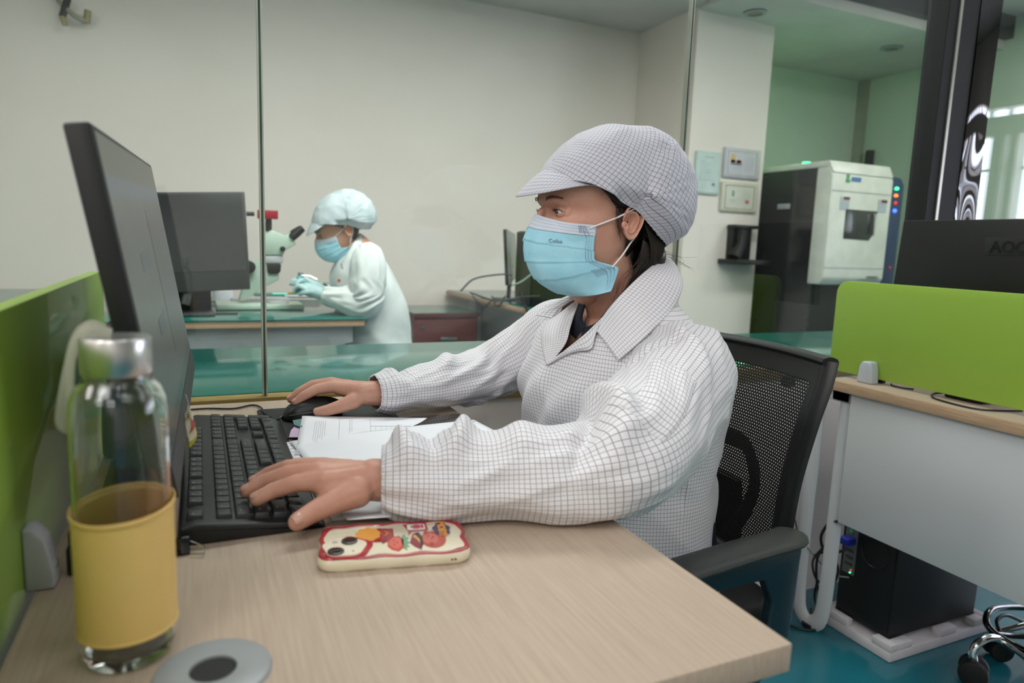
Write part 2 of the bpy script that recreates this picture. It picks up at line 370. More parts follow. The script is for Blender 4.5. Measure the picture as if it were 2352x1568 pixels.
obj('fitting',MB().cyl(hy(143,38,4.62),hy(150,58,4.62),.016,n=10),flat('brass',(150,140,90)),t)
obj('fitting',MB().cyl(hy(202,24,4.64),hy(199,52,4.64),.018,n=10),M['brass'],t)

# ---------------------------------------------------------------- green-mat bench behind the glass
t=thing('lab_bench','long bench with a glossy green mat right behind the glass partition','bench',(1.3,1.85,0))
obj('bench_top',MB().box(-1.6,3.3,1.55,2.20,.722,.747,.003),M['woodr'],t)
obj('green_mat',MB().box(-1.6,3.3,1.55,2.196,.747,.7505,.001),M['esd'],t,label='glossy green anti-static mat')
for x in (-1.5,.4,2.2,3.2): obj('leg',MB().box(x-.03,x+.03,1.62,2.14,0,.722,.005),M['whitem'],t)

# ---------------------------------------------------------------- inner lab: work table with microscope
t=thing('work_table','pale wood table with green mat under the microscope in the inner lab','table',(-.1,3.3,0))
obj('tabletop',MB().box(-1.2,.64,2.93,3.86,.715,.744,.004),M['woodr'],t)
obj('green_mat',MB().box(-1.2,.65,2.925,3.86,.744,.750,.002),M['esd'],t)
obj('modesty_panel',MB().prism([(-1.15,.3),(.30,.3),(.36,.5),(.42,.6),(.60,.64),(.60,.715),(-1.15,.715)],2.99,3.01,XZ),M['whitem'],t,False)
for x in (-1.1,.52): obj('leg',MB().box(x,x+.06,3.05,3.6,0,.715,.01),M['whitem'],t)
t=thing('side_table','green-topped wooden table behind, at left beyond the lime divider','table',(-1,4.2,0))
obj('tabletop',MB().box(-2.2,-.25,3.95,4.68,.70,.735,.004),M['woodr'],t); obj('green_mat',MB().box(-2.2,-.25,3.95,4.68,.735,.740),M['esd'],t)
for x in (-2.1,-.4): obj('leg',MB().box(x,x+.06,4.0,4.6,0,.70,.01),M['whitem'],t)

# monitor standing on that table, screen side to us
t=thing('monitor','black monitor on the lab table beside the microscope, showing reflections','monitor',(.05,3.12,.75))
A,Bq=hy(352,441,3.16),hy(561,440,3.12); C2,D2=hy(574,664,3.08),hy(372,640,3.12)
xx=(Bq-A); A=Bq-xx.normalized()*.50; D2=C2-xx.normalized()*.50
nn=(Bq-A).cross(D2-A).normalized(); 
if nn.y<0: nn=-nn
def quadbox(a,b,c,d,n,t0,t1,bev=.003):
    m=MB(); bb=bmesh.new(); lo=[bb.verts.new(p+n*t0) for p in (a,b,c,d)]; hi=[bb.verts.new(p+n*t1) for p in (a,b,c,d)]
    bb.faces.new(lo); bb.faces.new(hi[::-1])
    for i in range(4): bb.faces.new((lo[i],hi[i],hi[(i+1)%4],lo[(i+1)%4]))
    bmesh.ops.recalc_face_normals(bb,faces=bb.faces)
    if bev: bmesh.ops.bevel(bb,geom=bb.edges[:],offset=bev,segments=2,affect='EDGES',profile=.5)
    return m._add(bb)
obj('housing',quadbox(A,Bq,C2,D2,nn,0,.03),M['dark'],t)
def lerp(a,b,k): return a+(b-a)*k
obj('screen',quadbox(lerp(A,D2,.02)+(Bq-A)*.02,lerp(Bq,C2,.02)-(Bq-A)*.02,lerp(Bq,C2,.80)-(Bq-A)*.02,lerp(A,D2,.80)+(Bq-A)*.02,nn,-.002,.001,0),flat('dark_screen',(34,38,42),.12,.5),t)
obj('stand',MB().tube([hy(450,600,3.17),hy(425,700,3.12)],(.018,.018),8).box(-.2,.05,3.06,3.24,.752,.760,.003),M['dark'],t)
# lower dark tablet/box under the monitor
tag(setback(obj('equipment_box',MB().box(-.20,.04,3.27,3.40,.752,.86,.006),M['black']),(.1,3.3,.752)),'low black instrument box behind the lab monitor','instrument')
# microscope
t=thing('microscope','pale green stereo microscope with a red camera on top','microscope',(.33,3.4,.75))
mY=3.40
def P2(px,y,d=0): v=hy(px,y,mY); v.y=mY+d; return v
def silh(pxs,d0,d1,m,name,lab=None,par=t,bev=.006):
    mb=MB(); mb.prism([(hy(x,y,mY).x,hy(x,y,mY).z) for x,y in pxs],mY+d0,mY+d1,XZ,bev); return obj(name,mb,m,par,label=lab)
obj('base',MB().box(.06,.44,3.30,3.52,.752,.775,.006),M['scope'],t)
obj('stage_plate',MB().cyl((.33,3.40,.775),(.33,3.40,.783),.05),M['whitem'],t)
silh([(572,600),(640,592),(640,642),(600,662),(560,690),(548,690),(560,650)],-.02,.05,M['scope'],'focus_arm')
obj('focus_knob',MB().cyl(P2(571,612,-.05),P2(571,612,.08),.028,n=20,bev=.003),M['black'],t)
silh([(604,540),(622,528),(666,545),(680,560),(652,575),(650,585),(602,585),(600,560)],-.035,.045,M['scope'],'head')
silh([(606,586),(650,586),(648,604),(608,604)],-.03,.04,M['whitem'],'zoom_body')
silh([(612,605),(645,605),(643,624),(636,629),(618,629),(613,622)],-.03,.04,M['black'],'objective')
obj('zoom_knob',MB().cyl(P2(647,571,-.05),P2(647,571,-.02),.012,n=16,bev=.002),M['black'],t)
obj('eyepiece_tube',MB().tube([P2(640,562),P2(676,540)],[.024,.02],14),M['scope'],t)
for dy in (-.03,.03): obj('eyepiece',MB().tube([P2(668,546,dy),P2(678,536,dy),P2(694,524,dy)],[.018,.021,.016],14),M['black'],t)
obj('camera_tube',MB().tube([P2(617,532),P2(617,512),P2(617,500)],[.014,.015,.013],14),M['black'],t)
cb=obj('camera',MB().box(P2(583,0).x,P2(631,0).x,mY-.03,mY+.03,P2(600,502).z,P2(600,482).z,.004),flat('camera_red',(160,24,40),.35),t,label='red camera body')
obj('camera_plug',MB().cyl(P2(566,491),P2(584,491),.010,n=12),M['black'],cb)
# small things on the lab table
def onz(x,y,z=.752): return hz(x,y,z)
c=onz(512,690); t=thing('paper_roll','white roll of paper standing on the lab table left of the glass joint','roll',c)
obj('roll',MB().lathe([(.018,0),(.05,0),(.05,.052),(.018,.052)],(c.x,c.y,.752),24,closed=True),M['paper'],t)
c=onz(590,692); tag(setback(obj('wrist_rest',MB().box(c.x-.12,c.x+.16,c.y-.03,c.y+.04,.752,.772,.008),M['whitem']),c),'white bar lying along the front of the lit pad','rest')
t=thing('light_pad','flat light pad glowing aqua under the microscope','light pad',onz(640,683))
c=onz(640,680); obj('pad_body',MB().box(c.x-.13,c.x+.15,c.y-.02,c.y+.10,.752,.765,.004),flat('pad_green',(70,140,125)),t)
obj('glow_area',MB().box(c.x-.03,c.x+.05,c.y+.0,c.y+.05,.765,.7658),M['lightpad'],t,False)
c=onz(565,680); tag(setback(obj('sample_box',MB().box(c.x-.02,c.x+.03,c.y-.02,c.y+.03,.752,.79,.004),M['black']),c),'small black box beside the paper roll','box')
c=onz(610,690); tag(setback(obj('loose_sheet',MB().prism([(c.x-.09,c.y),(c.x+.06,c.y-.01),(c.x+.08,c.y+.1),(c.x-.06,c.y+.1)],0,.004,XY(.7512)),M['paper']),c),'white sheet lying below the microscope','paper')
c=onz(700,683); t=thing('clipboard','clipboard of papers under the lab worker\'s hands','clipboard',c)
obj('board',MB().prism([(c.x-.12,c.y-.02),(c.x+.08,c.y-.05),(c.x+.10,c.y+.12),(c.x-.1,c.y+.14)],0,.004,XY(.753)),M['black'],t)
obj('sheet',MB().prism([(c.x-.11,c.y-.01),(c.x+.07,c.y-.04),(c.x+.09,c.y+.11),(c.x-.09,c.y+.13)],0,.003,XY(.758)),M['paper'],t)
c=onz(670,680); tag(setback(obj('clamp',MB().box(c.x-.02,c.x+.03,c.y,c.y+.02,.767,.777,.003),flat('orange_plastic',(235,160,40))),c),'small orange clamp near the glowing pad','clamp')
c=onz(500,722); tag(setback(obj('ruler',MB().box(-.12,.14,c.y-.006,c.y+.008,.752,.758,.002),M['black']),c),'thin black bar lying near the front edge of the lab table','bar')
tag(obj('cable',MB().tube(catmull([onz(430,705),onz(470,700),onz(520,698),onz(545,690),onz(560,672)],24),.003,6),M['cableg']),'pale cable crossing the mat in front of the paper roll','cable')
tag(obj('cable',MB().tube(catmull([onz(428,700),onz(450,690),onz(480,694),onz(470,686),onz(500,684)],24),.003,6),M['cable']),'black cable tangled under the lab monitor','cable')

# red-brown drawer cabinet
t=thing('drawer_cabinet','dark red wooden drawer cabinet with green top against the back wall','cabinet',(1.41,4.33,0))
obj('body',MB().box(1.205,1.63,4.10,4.60,.02,.615,.003),M['maroon'],t); obj('top',MB().box(1.195,1.64,4.08,4.60,.615,.64,.003),M['maroon'],t)
obj('green_mat',MB().box(1.198,1.637,4.085,4.60,.64,.644),M['esd'],t)
for z0,z1 in ((.36,.60),(.04,.34)):
    d=obj('drawer',MB().box(1.215,1.62,4.088,4.10,z0,z1,.002),M['maroon'],t)
    obj('handle',MB().box(1.37,1.48,4.065,4.075,(z0+z1)/2-.01,(z0+z1)/2+.01,.003).box(1.38,1.39,4.07,4.09,(z0+z1)/2-.005,(z0+z1)/2+.005).box(1.46,1.47,4.07,4.09,(z0+z1)/2-.005,(z0+z1)/2+.005),M['steel'],d)
    if z0>.3: obj('lock',MB().cyl((1.255,4.09,.555),(1.255,4.078,.555),.012,n=16),M['steel'],d)
c=V((1.19,4.5,.644)); tag(setback(obj('cable_clip',MB().box(1.20,1.24,4.50,4.54,.644,.66,.003),flat('orange_plastic',(235,160,40))),c),'tiny orange clip on the back corner of the red cabinet','clip')
# side bench with computers
t=thing('side_bench','green-topped wooden bench with cables along the right of the lab','bench',(2.3,3.9,0))
obj('tabletop',MB().box(1.60,2.45,3.10,4.66,.715,.742,.004),M['woodr'],t); obj('green_mat',MB().box(1.61,2.45,3.11,4.66,.742,.747,.001),M['esd'],t)
for y in (3.2,4.45): obj('leg',MB().box(1.75,1.80,y,y+.12,0,.715,.01),M['whitem'],t)
obj('modesty_panel',MB().box(1.80,1.82,3.25,4.55,.2,.715),M['whitem'],t,False)
t=thing('monitor','thin grey monitor seen edge-on on the side bench behind the mask','monitor',(1.85,3.95,.747))
q=[hx(x,y,1.85) for x,y in ((1162,526),(1183,540),(1184,640),(1166,655))]
yn=sum(v.y for v in q)/4
ma,mb_,mc_,md_=hy(1165,526,3.6),hy(1184,538,4.05),hy(1187,636,4.05),hy(1170,655,3.6); nn2=(mb_-ma).cross(md_-ma).normalized(); nn2=nn2 if nn2.x>0 else -nn2
obj('panel',quadbox(ma,mb_,mc_,md_,nn2,-.004,.0,.001),flat('screen_pale',(150,156,146),.4),t); obj('back_shell',quadbox(ma,mb_,mc_,md_,nn2,-.024,-.004,.002),M['black'],t)
mm_=(mc_+md_)*.5; obj('stand',MB().tube([V((mm_.x-.02,mm_.y,mm_.z+.10)),V((mm_.x-.03,mm_.y,.76))],.014,8).box(mm_.x-.10,mm_.x+.06,mm_.y-.09,mm_.y+.09,.748,.758,.004),M['black'],t)
tx0=hy(1218,540,3.4).x
t=thing('computer_tower','black equipment case on the side bench, showing just left of the blue mask','computer',(tx0+.2,3.5,.747))
obj('case',MB().box(tx0+.02,tx0+.30,3.40,3.60,.748,1.165,.008),M['black'],t); obj('front_bezel',MB().box(tx0+.005,tx0+.02,3.41,3.59,.76,1.16,.004),M['dark'],t)
obj('port_block',MB().box(tx0-.012,tx0+.005,3.42,3.47,1.03,1.13,.004),M['blackm'],t)
t=thing('monitor','black monitor lying back to us at the near end of the side bench','monitor',(2.2,3.25,.747))
obj('housing',MB().box(2.20,2.23,3.13,3.36,.79,1.0,.008),M['black'],t); obj('stand',MB().box(2.19,2.25,3.20,3.28,.749,.80,.004),M['black'],t)
c=hz(1110,662,.75); t=thing('desk_telephone','black handset resting on the side bench among cables','telephone',c)
obj('cradle',MB().box(c.x-.09,c.x+.09,c.y-.06,c.y+.06,.749,.775,.012),M['black'],t); obj('handset',MB().tube(catmull([(c.x-.11,c.y,.79),(c.x-.05,c.y,.812),(c.x+.06,c.y,.812),(c.x+.12,c.y,.78)],14),[.02]*3+[.013]*8+[.02]*3,10),M['blackm'],t)
rc=random.Random(3)
labs=['black cable arching over the handset on the side bench','grey cable looping up to the tower on the side bench','black cable lying along the side bench mat','black cable hanging over the wooden front of the side bench','thick black cable dropping from the side bench by the white collar','grey cable crossing behind the handset','thin dark cable hanging in a loop under the side bench edge']
cps=[[(1058,668),(1090,640),(1150,630),(1175,632)],[(1228,545),(1208,560),(1210,600),(1235,606)],[(1080,672),(1140,690),(1200,682),(1240,680)],[(1085,678),(1110,705),(1130,690),(1160,690)],[(1195,672),(1205,700),(1215,720),(1225,735)],[(1175,655),(1200,645),(1235,615),(1240,590)],[(1130,680),(1140,702),(1150,698),(1160,680)]]
for l,cp in zip(labs,cps):
    pts=[hx(x,y,1.70+.02*i) if l.find('hang')>=0 or l.find('drop')>=0 else hy(x,y,3.26+.02*i) for i,(x,y) in enumerate(cp)]
    if 'hang' in l or 'drop' in l: pts=[hx(x,y,1.585) for x,y in cp]
    else:
        for q_ in pts: q_.z=max(q_.z,.753)
    tag(obj('cable',MB().tube(catmull(pts,24),.009 if 'thick' in l else .005,6),M['cableg'] if 'grey' in l else M['cable']),l,'cable')

# certificates and the wall box on the column
cy=3.995
def cert(pxs,lab,kind):
    a,b=hy(*pxs[0],cy),hy(*pxs[1],cy); x0,x1,z1,z0=a.x,b.x,a.z,b.z
    t=thing('certificate',lab,'certificate',((x0+x1)/2,cy,(z0+z1)/2),'certificates on the wall')
    obj('frame',MB().box(x0,x1,cy-.012,cy,z0,z1,.003),flat('cert_frame_'+kind,{'a':(190,208,204),'b':(188,188,196),'c':(200,196,176)}[kind]),t)
    obj('sheet',MB().box(x0+.012,x1-.012,cy-.014,cy-.011,z0+.012,z1-.012),flat('cert_sheet_'+kind,{'a':(200,216,212),'b':(204,204,210),'c':(214,214,200)}[kind]),t,False)
    w_,h_=x1-x0,z1-z0
    def bars(L,c,n):
        mb=MB()
        for u0,u1,v0,v1 in L: mb.box(x0+u0*w_,x0+u1*w_,cy-.0155,cy-.0145,z0+v0*h_,z0+v1*h_)
        obj(n,mb,flat('cert_'+n+'_'+kind,c),t,False)
    if kind=='a':
        bars([(.35,.7,.86,.875)]+[(.15,.15+.6*rc.random()+.1,.75-.06*i,.757-.06*i) for i in range(8)],(140,152,152),'text_lines'); bars([(.68,.8,.2,.27)],(120,135,150),'seal')
    if kind=='b':
        bars([(.10,.9,.1,.115),(.10,.9,.885,.9),(.10,.115,.1,.9),(.885,.9,.1,.9)],(176,160,140),'border'); bars([(.18,.30,.5,.78),(.18,.45,.5,.6)],(214,178,110),'emblem_yellow'); bars([(.34,.48,.50,.60)],(214,140,110),'emblem_orange'); bars([(.18,.48,.43,.49)],(130,116,160),'emblem_purple'); bars([(.56,.8,.7-.07*i,.707-.07*i) for i in range(7)]+[(.2,.45,.33,.34)],(150,150,160),'text_lines')
    if kind=='c':
        bars([(.10,.9,.1,.125),(.10,.9,.875,.9),(.10,.12,.1,.9),(.88,.9,.1,.9)],(160,150,110),'border'); bars([(.28,.35,.52,.72)],(130,160,140),'emblem_green'); bars([(.22,.42,.4,.41),(.24,.38,.34,.35)]+[(.58,.78,.7-.06*i,.706-.06*i) for i in range(6)],(150,150,140),'text_lines'); bars([(.66,.76,.3,.42)],(200,110,120),'seal')
cert([(1598,345),(1648,448)],'pale portrait certificate without frame, leftmost on the column wall','a')
cert([(1663,337),(1740,414)],'landscape certificate with yellow and orange emblem, upper right on the column wall','b')
cert([(1656,416),(1734,490)],'landscape certificate with gold border, below the one with the orange emblem','c')
a,b=hy(1690,517,3.9),hy(1735,606,3.9)
t=thing('wall_holder','black plastic holder bracket on the column wall below the certificates','holder',(a.x+.1,4.0,b.z))
obj('shelf',MB().box(a.x-.06,b.x+.05,3.80,3.995,b.z-.005,b.z+.03,.004),M['black'],t)
obj('back_plate',MB().box(a.x+.01,b.x-.03,3.93,3.995,b.z+.03,a.z-.01,.004),M['black'],t)
obj('handset',MB().tube([(a.x-.02,3.87,b.z+.04),(a.x+.05,3.88,(a.z+b.z)/2),(a.x+.05,3.88,a.z-.03)],[.05,.035,.03],12),M['blackm'],t)
obj('top_clip',MB().box(a.x+.0,b.x+.02,3.9,3.99,a.z-.02,a.z+.005,.003),M['black'],t)

# big machine in the alcove
X0,X1,YF=4.005,4.62,3.5
t=thing('laser_machine','tall white machine with smoked side panel and small window in the green-lit alcove','machine',(4.3,3.9,0))
obj('smoked_side',MB().prism([(3.62,.05),(4.45,.05),(4.45,1.70),(3.56,1.705),(3.53,1.66),(3.53,.93),(3.62,.9)],X0+.004,X0+.03,YZ),M['machd'],t)
obj('top_cover',MB().prism([(3.5,1.66),(3.54,1.745),(4.45,1.74),(4.45,1.705),(3.56,1.70)],X0,X1,YZ,.006),M['machw'],t)
obj('core',MB().box(X0+.03,X1-.02,3.62,4.45,.05,1.70),M['blackm'],t,False)
fp=obj('front_door',MB().prism([(YF+.03,.88),(YF,.93),(YF,1.64),(YF+.03,1.70),(3.64,1.70),(3.64,.88)],X0-.005,X1,YZ,.012,3),M['machw'],t,label='white front door')
wx0,wz1=hy(1943,480,YF).x,hy(1943,480,YF).z; wx1,wz0=hy(2014,490,YF).x,hy(1940,548,YF).z
obj('window',MB().prism([(wx0,wz0),(wx1-.06,wz0-.005),(wx1-.01,wz0+.05),(wx1,wz1),(wx0,wz1)],YF-.004,YF+.002,XZ,.002),M['machd'],fp)
obj('seam',MB().box(X0,X1-.02,YF-.002,YF+.004,1.535,1.541).box(X0,X1-.02,YF-.002,YF+.004,1.0,1.006),M['greyp'],fp,False)
obj('handle',MB().box(wx1-.05,wx1-.035,YF-.03,YF-.01,wz0+.03,wz1-.02,.004).box(wx1-.05,wx1-.035,YF-.02,YF,wz0+.05,wz0+.06),M['steel'],fp)
lg=obj('logo',MB().box(X0+.13,X0+.155,YF-.004,YF,1.625,1.655).box(X0+.125,X0+.165,YF-.004,YF,1.600,1.622),flat('logo_green',(90,170,110)),fp,False)
for k in range(5): pass
obj('logo_lettering',MB().box(X0+.18,X0+.20,YF-.004,YF,1.61,1.64).box(X0+.205,X0+.225,YF-.004,YF,1.61,1.64).box(X0+.23,X0+.25,YF-.004,YF,1.61,1.64).box(X0+.255,X0+.275,YF-.004,YF,1.61,1.64),flat('logo_blue',(90,130,190)),fp,False)
for xx in (X0+.09,X1-.14):
    s_=obj('warning_label',MB().box(xx,xx+.09,YF-.003,YF,1.41,1.50),flat('label_grey',(188,196,202)),fp,False); obj('label_mark',MB().box(xx+.03,xx+.09,YF-.005,YF-.002,1.48,1.50),flat('label_red',(120,50,60)),s_,False)
obj('model_lettering',MB().box(X1-.18,X1-.06,YF-.003,YF,.985-.05,.998-.05).box(X1-.26,X1-.05,YF-.003,YF,.95-.03,.955-.03),flat('label_dark',(110,115,115)),fp,False)
co=obj('control_column',MB().prism([(X1,.85),(X1+.15,.85),(X1+.15,1.62),(X1+.11,1.67),(X1,1.68)],3.52,4.3,XZ,.012),M['machb'],t)
for (x,y,m_,l) in ((2060,433,'lgreen','green'),(2058,449,'lorange','orange'),(2057,466,'lred','red'),(2055,484,'lblue','blue'),(2044,615,'lred','red')):
    c=hy(x,y,3.515); obj('indicator_light',MB().ball((c.x,3.515,c.z),(.017,.012,.011 if y<460 else .014) if y not in (466,615) else (.012,.008,.012),12),M[m_] if y!=615 else flat('button_red',(200,50,40)),co,label=l+' indicator light')
c=hx(1881,370,4.3); obj('beacon',MB().cyl((4.17,3.9,1.742),(4.17,3.9,1.775),.028,n=16),M['lgreen'],t,label='glowing green beacon')
l=bpy.data.lights.new('beacon_light','POINT'); l.energy=1.6; l.color=(.2,1,.35); l.shadow_soft_size=.03; o=bpy.data.objects.new('beacon_light',l); COL.objects.link(o); o.location=(4.12,4.0,1.87)
obj('base',MB().box(X0+.02,X1+.02,3.6,4.4,.0,.05),M['blackm'],t,False)
c=hx(1800,474,X0); obj('side_latch',MB().box(X0-.004,X0+.004,c.y-.06,c.y+.06,c.z-.02,c.z+.02,.002).box(X0-.006,X0+.002,c.y-.035,c.y+.035,c.z-.006,c.z+.006),M['greyp'],t)
a=hx(1975,346,5.66); b=hx(1992,374,5.66)
tag(setback(obj('sensor_box',MB().box(5.68,5.74,b.y-.005,b.y+.05,b.z-.02,a.z,.006),M['black']),(5.7,b.y,b.z)),'small black box on the alcove wall just above the white machine','box')
# lime divider edge beside the machine, behind the bench
tag(setback(obj('screen_panel',MB().box(3.87,3.915,4.20,4.218,.0,.97,.006),M['greenp']),(3.92,4.2,0)),'narrow lime green panel end between the column and the machine','divider')

# ================================================================ WOMAN'S DESK
DZ=.75
t=thing('desk','pale wood laminate desk in the foreground where the woman works','desk',(.15,.7,0))
obj('desktop',MB().box(-.150,.467,.402,1.468,DZ-.027,DZ,.0015),M['wood'],t)
for y in (.46,1.33): obj('leg_frame',MB().box(.36,.41,y,y+.03,.0,.722,.004).box(-.12,-.07,y,y+.03,0,.722,.004).box(-.12,.41,y,y+.03,.69,.722,.004),M['whitem'],t)
obj('modesty_panel',MB().box(-.14,-.125,.47,1.40,.3,.72,.002),M['whitem'],t)
c=hz(490,1545,DZ); c=V((c.x,c.y,DZ))
t=thing('cable_grommet','grey round cable grommet with black centre set in the near desk edge','grommet',c)
obj('rim',MB().lathe([(.017,.0005),(.0175,.004),(.039,.0045),(.0425,.003),(.044,.0)],c,48),flat('grommet_grey',(150,153,156),.35),t)
obj('opening',MB().lathe([(0,.0006),(.017,.0006),(.017,.002),(0,.002)],c,32),M['blackm'],t)
# lime divider at left
t=thing('desk_divider','lime green divider panel along the left edge of the woman\'s desk','divider',(-.17,.6,DZ))
def divider(X,th,y0,y1,z0,z1,r,flip):
    pts=rrect(y0,y1,z0,z1,r,8,(1,0,0,0) if not flip else (0,0,0,0)); return MB().prism(pts,X,X+th,YZ,.0025,2)
obj('panel',divider(-.176,.018,-.35,1.40,.60,1.018,.03,False),M['greenp'],t)
def clip(x,y,s=1):
    m=MB(); m.prism([(x-.004,DZ+.0005),(x+.020*s,DZ+.0005),(x+.021*s,DZ+.015),(x+.014*s,DZ+.050),(x+.005*s,DZ+.062),(x-.004,DZ+.062)] if s>0 else [(x+.004,DZ+.0005),(x-.030,DZ+.0005),(x-.028,DZ+.03),(x-.018,DZ+.07),(x-.010,DZ+.075),(x+.004,DZ+.075)],y-.013,y+.013,XZ,.003,3); return m
t2=thing('divider_clip','grey plastic clip holding the left lime divider, beside the bottle','clip',(-.15,.742,DZ))
obj('body',clip(-.154,.742),M['greyp'],t2); obj('screw',MB().cyl((-.137,.742,DZ+.02),(-.1325,.742,DZ+.021),.005,n=12),M['silver'],t2)

# 27 inch monitor on the desk
mc=[CAM+ray(*p)*k for p,k in (((205,277),.55),((347,378),0),((440,818),0),((397,1100),0))]
nt=V((-.078,.661,1.176)); ft=V((-.068,1.26,1.195)); fb=V((-.018,1.295,.877)); nb=V((-.029,.696,.858))
mn=(ft-nt).cross(nb-nt).normalized()
if mn.x<0: mn=-mn
t=thing('monitor','large black widescreen monitor in front of the woman, screen seen at a grazing angle','monitor',(-.06,.98,DZ))
obj('housing',quadbox(nt,ft,fb,nb,mn,-.020,0,.0025),M['black'],t)
bf=lambda u,v,h=0: lerp(lerp(nt,ft,u),lerp(nb,fb,u),v)+mn*h
def pq(u0,u1,v0,v1,h0,h1): return quadbox(bf(u0,v0),bf(u1,v0),bf(u1,v1),bf(u0,v1),mn,h0,h1,0)
sc=obj('screen',pq(.012,.988,.018,.955,-.001,.0006),mat('lcd_screen',(40,42,42),.3,emit=(128,127,120),es=.12,ns=14,c2=(52,54,54)),t,False)
def scr(name,u0,u1,v0,v1,c,es): 
    obj(name,pq(u0,u1,v0,v1,.0005,.00066),mat(name+'_lcd',tuple(int(q*.35) for q in c),.3,emit=c,es=es*.35),sc,False)
scr('title_bar',.012,.988,.125,.185,(112,134,152),.42)
scr('top_band',.012,.988,.018,.125,(112,118,104),.34)
scr('window_pane',.52,.97,.22,.80,(120,120,122),.34)
scr('tool_block',.24,.42,.36,.42,(108,116,124),.34)
scr('tool_block',.30,.44,.60,.66,(96,102,118),.34)
scr('task_bar',.012,.988,.90,.955,(96,112,116),.3)
obj('chin_bezel',pq(0,1,.958,1.06,-.020,.0015),M['dark'],t,False)
obj('stand_neck',MB().box(-.105,-.075,.93,1.03,DZ+.012,.98,.004),M['black'],t)
obj('stand_foot',MB().box(-.13,-.045,.86,1.10,DZ+.0005,DZ+.012,.004),M['black'],t)
# paper note stuck to the monitor's lower edge
t=thing('sticky_note','white and yellow note strip with red print hanging from the monitor edge','note',hz(430,1000,.80))
def nf(u,v,P): return lerp(lerp(P[0],P[1],u),lerp(P[3],P[2],u),v)
NP=[hy(428,908,.924),hy(452,985,.915),hy(434,1040,.907),hy(419,985,.918)]
def solid(P,m,name,par,th=.0006,lab=None):
    mb=MB().grid(lambda u,v:nf(u,v,P)+V((.004*math.sin(v*3.1),0,0)),6,12); 
    o=obj(name,mb,m,par,label=lab); s=o.modifiers.new('s','SOLIDIFY'); s.thickness=th; return o
solid([hy(427,905,.926),hy(440,950,.921),hy(432,985,.915),hy(418,960,.924)],M['paper'],'white_strip',t)
yl=solid([hy(430,930,.918),hy(451,987,.909),hy(434,1030,.903),hy(418,972,.915)],flat('note_yellow',(214,206,60),.6),'yellow_tag',t)
solid([hy(431,938,.917),hy(448,986,.907),hy(434,1018,.901),hy(421,972,.913)],flat('note_cream',(232,226,196),.6),'print_field',yl)
for k in range(3): solid([hy(429+k*4,950+k*4,.915),hy(431+k*4,952+k*4,.915),hy(436+k*3,995-k*4,.903),hy(434+k*3,996-k*4,.903)],flat('note_red',(190,60,50),.6),'red_print',yl,.0003)
# black cylinder behind the monitor
c=V((-.118,1.17,DZ)); 
t=thing('speaker','small black round speaker standing behind the monitor','speaker',c)
obj('body',MB().lathe([(0,.001),(.030,.001),(.033,.006),(.033,.150),(.030,.160),(0,.162)],c,32),M['black'],t); obj('top_ring',MB().lathe([(.020,.1615),(.028,.161),(.028,.164),(.020,.164)],c,32,closed=True),M['dark'],t)

# ---------------------------------------------------------------- glass bottle
c=V((-.0605,.592,DZ))
t=thing('glass_bottle','glass water bottle with yellow silicone sleeve and steel lid at the desk\'s near left','bottle',c)
gl=bpy.data.materials.new('clear_glass'); gl.use_nodes=True; b=gl.node_tree.nodes['Principled BSDF']
b.inputs['Transmission Weight'].default_value=1; b.inputs['Roughness'].default_value=0; b.inputs['IOR'].default_value=1.45; b.inputs['Base Color'].default_value=(.97,.99,.97,1); M['clear']=gl
outer=[(0,.002),(.024,.0),(.030,.002),(.0335,.010),(.0342,.03),(.0343,.10),(.0343,.180),(.0341,.200),(.0330,.212),(.0295,.221),(.0250,.226),(.0235,.229),(.0235,.240)]
inner=[(.0213,.240),(.0213,.228),(.0225,.2235),(.0275,.219),(.0308,.210),(.0324,.199),(.0326,.175),(.0326,.10),(.0323,.03),(.031,.014),(.026,.010),(0,.010)]
obj('glass_body',MB().lathe(outer+inner,c,72),gl,t)
am=bpy.data.materials.new('pale_tea'); am.use_nodes=True; b=am.node_tree.nodes['Principled BSDF']
b.inputs['Transmission Weight'].default_value=1; b.inputs['Roughness'].default_value=0; b.inputs['IOR'].default_value=1.33; b.inputs['Base Color'].default_value=(.93,.78,.42,1)
def slv(u,v):
    a=u*2*math.pi; top=.128+.004*math.cos(a-R(60)); z=.026+v*(top-.026); r=.0349+.00012*math.sin(z*1900)+(.0012 if v>.96 else 0)+(.0006 if v<.02 else 0)
    return V((c.x+r*math.cos(a),c.y+r*math.sin(a),c.z+z))
o=obj('silicone_sleeve',MB().grid(slv,80,150,wrap=True),M['yellow'],t,ang=None); s=o.modifiers.new('s','SOLIDIFY'); s.thickness=.0009; s.offset=1
obj('steel_lid',MB().lathe([(0,.2415),(.020,.2415),(.020,.232),(.0235,.2315),(.0245,.233),(.0245,.258),(.0235,.260),(0,.2605)],c,64),M['steel'],t)
sp=catmull([(c.x-.004,c.y,c.z+.2625),(c.x-.016,c.y+.004,c.z+.268),(c.x-.026,c.y+.008,c.z+.258),(c.x-.033,c.y+.014,c.z+.235),(c.x-.040,c.y+.020,c.z+.205),(c.x-.042,c.y+.022,c.z+.190),(c.x-.038,c.y+.020,c.z+.186),(c.x-.034,c.y+.012,c.z+.205),(c.x-.029,c.y+.004,c.z+.245),(c.x-.018,c.y-.004,c.z+.265),(c.x-.002,c.y-.004,c.z+.2625)],60)
obj('carry_strap',MB().tube(sp,(.0050,.0011),8) if False else MB().tube(sp,[(.0010,.0042)]*60,10),M['strap'],t,label='grey cloth carry strap')
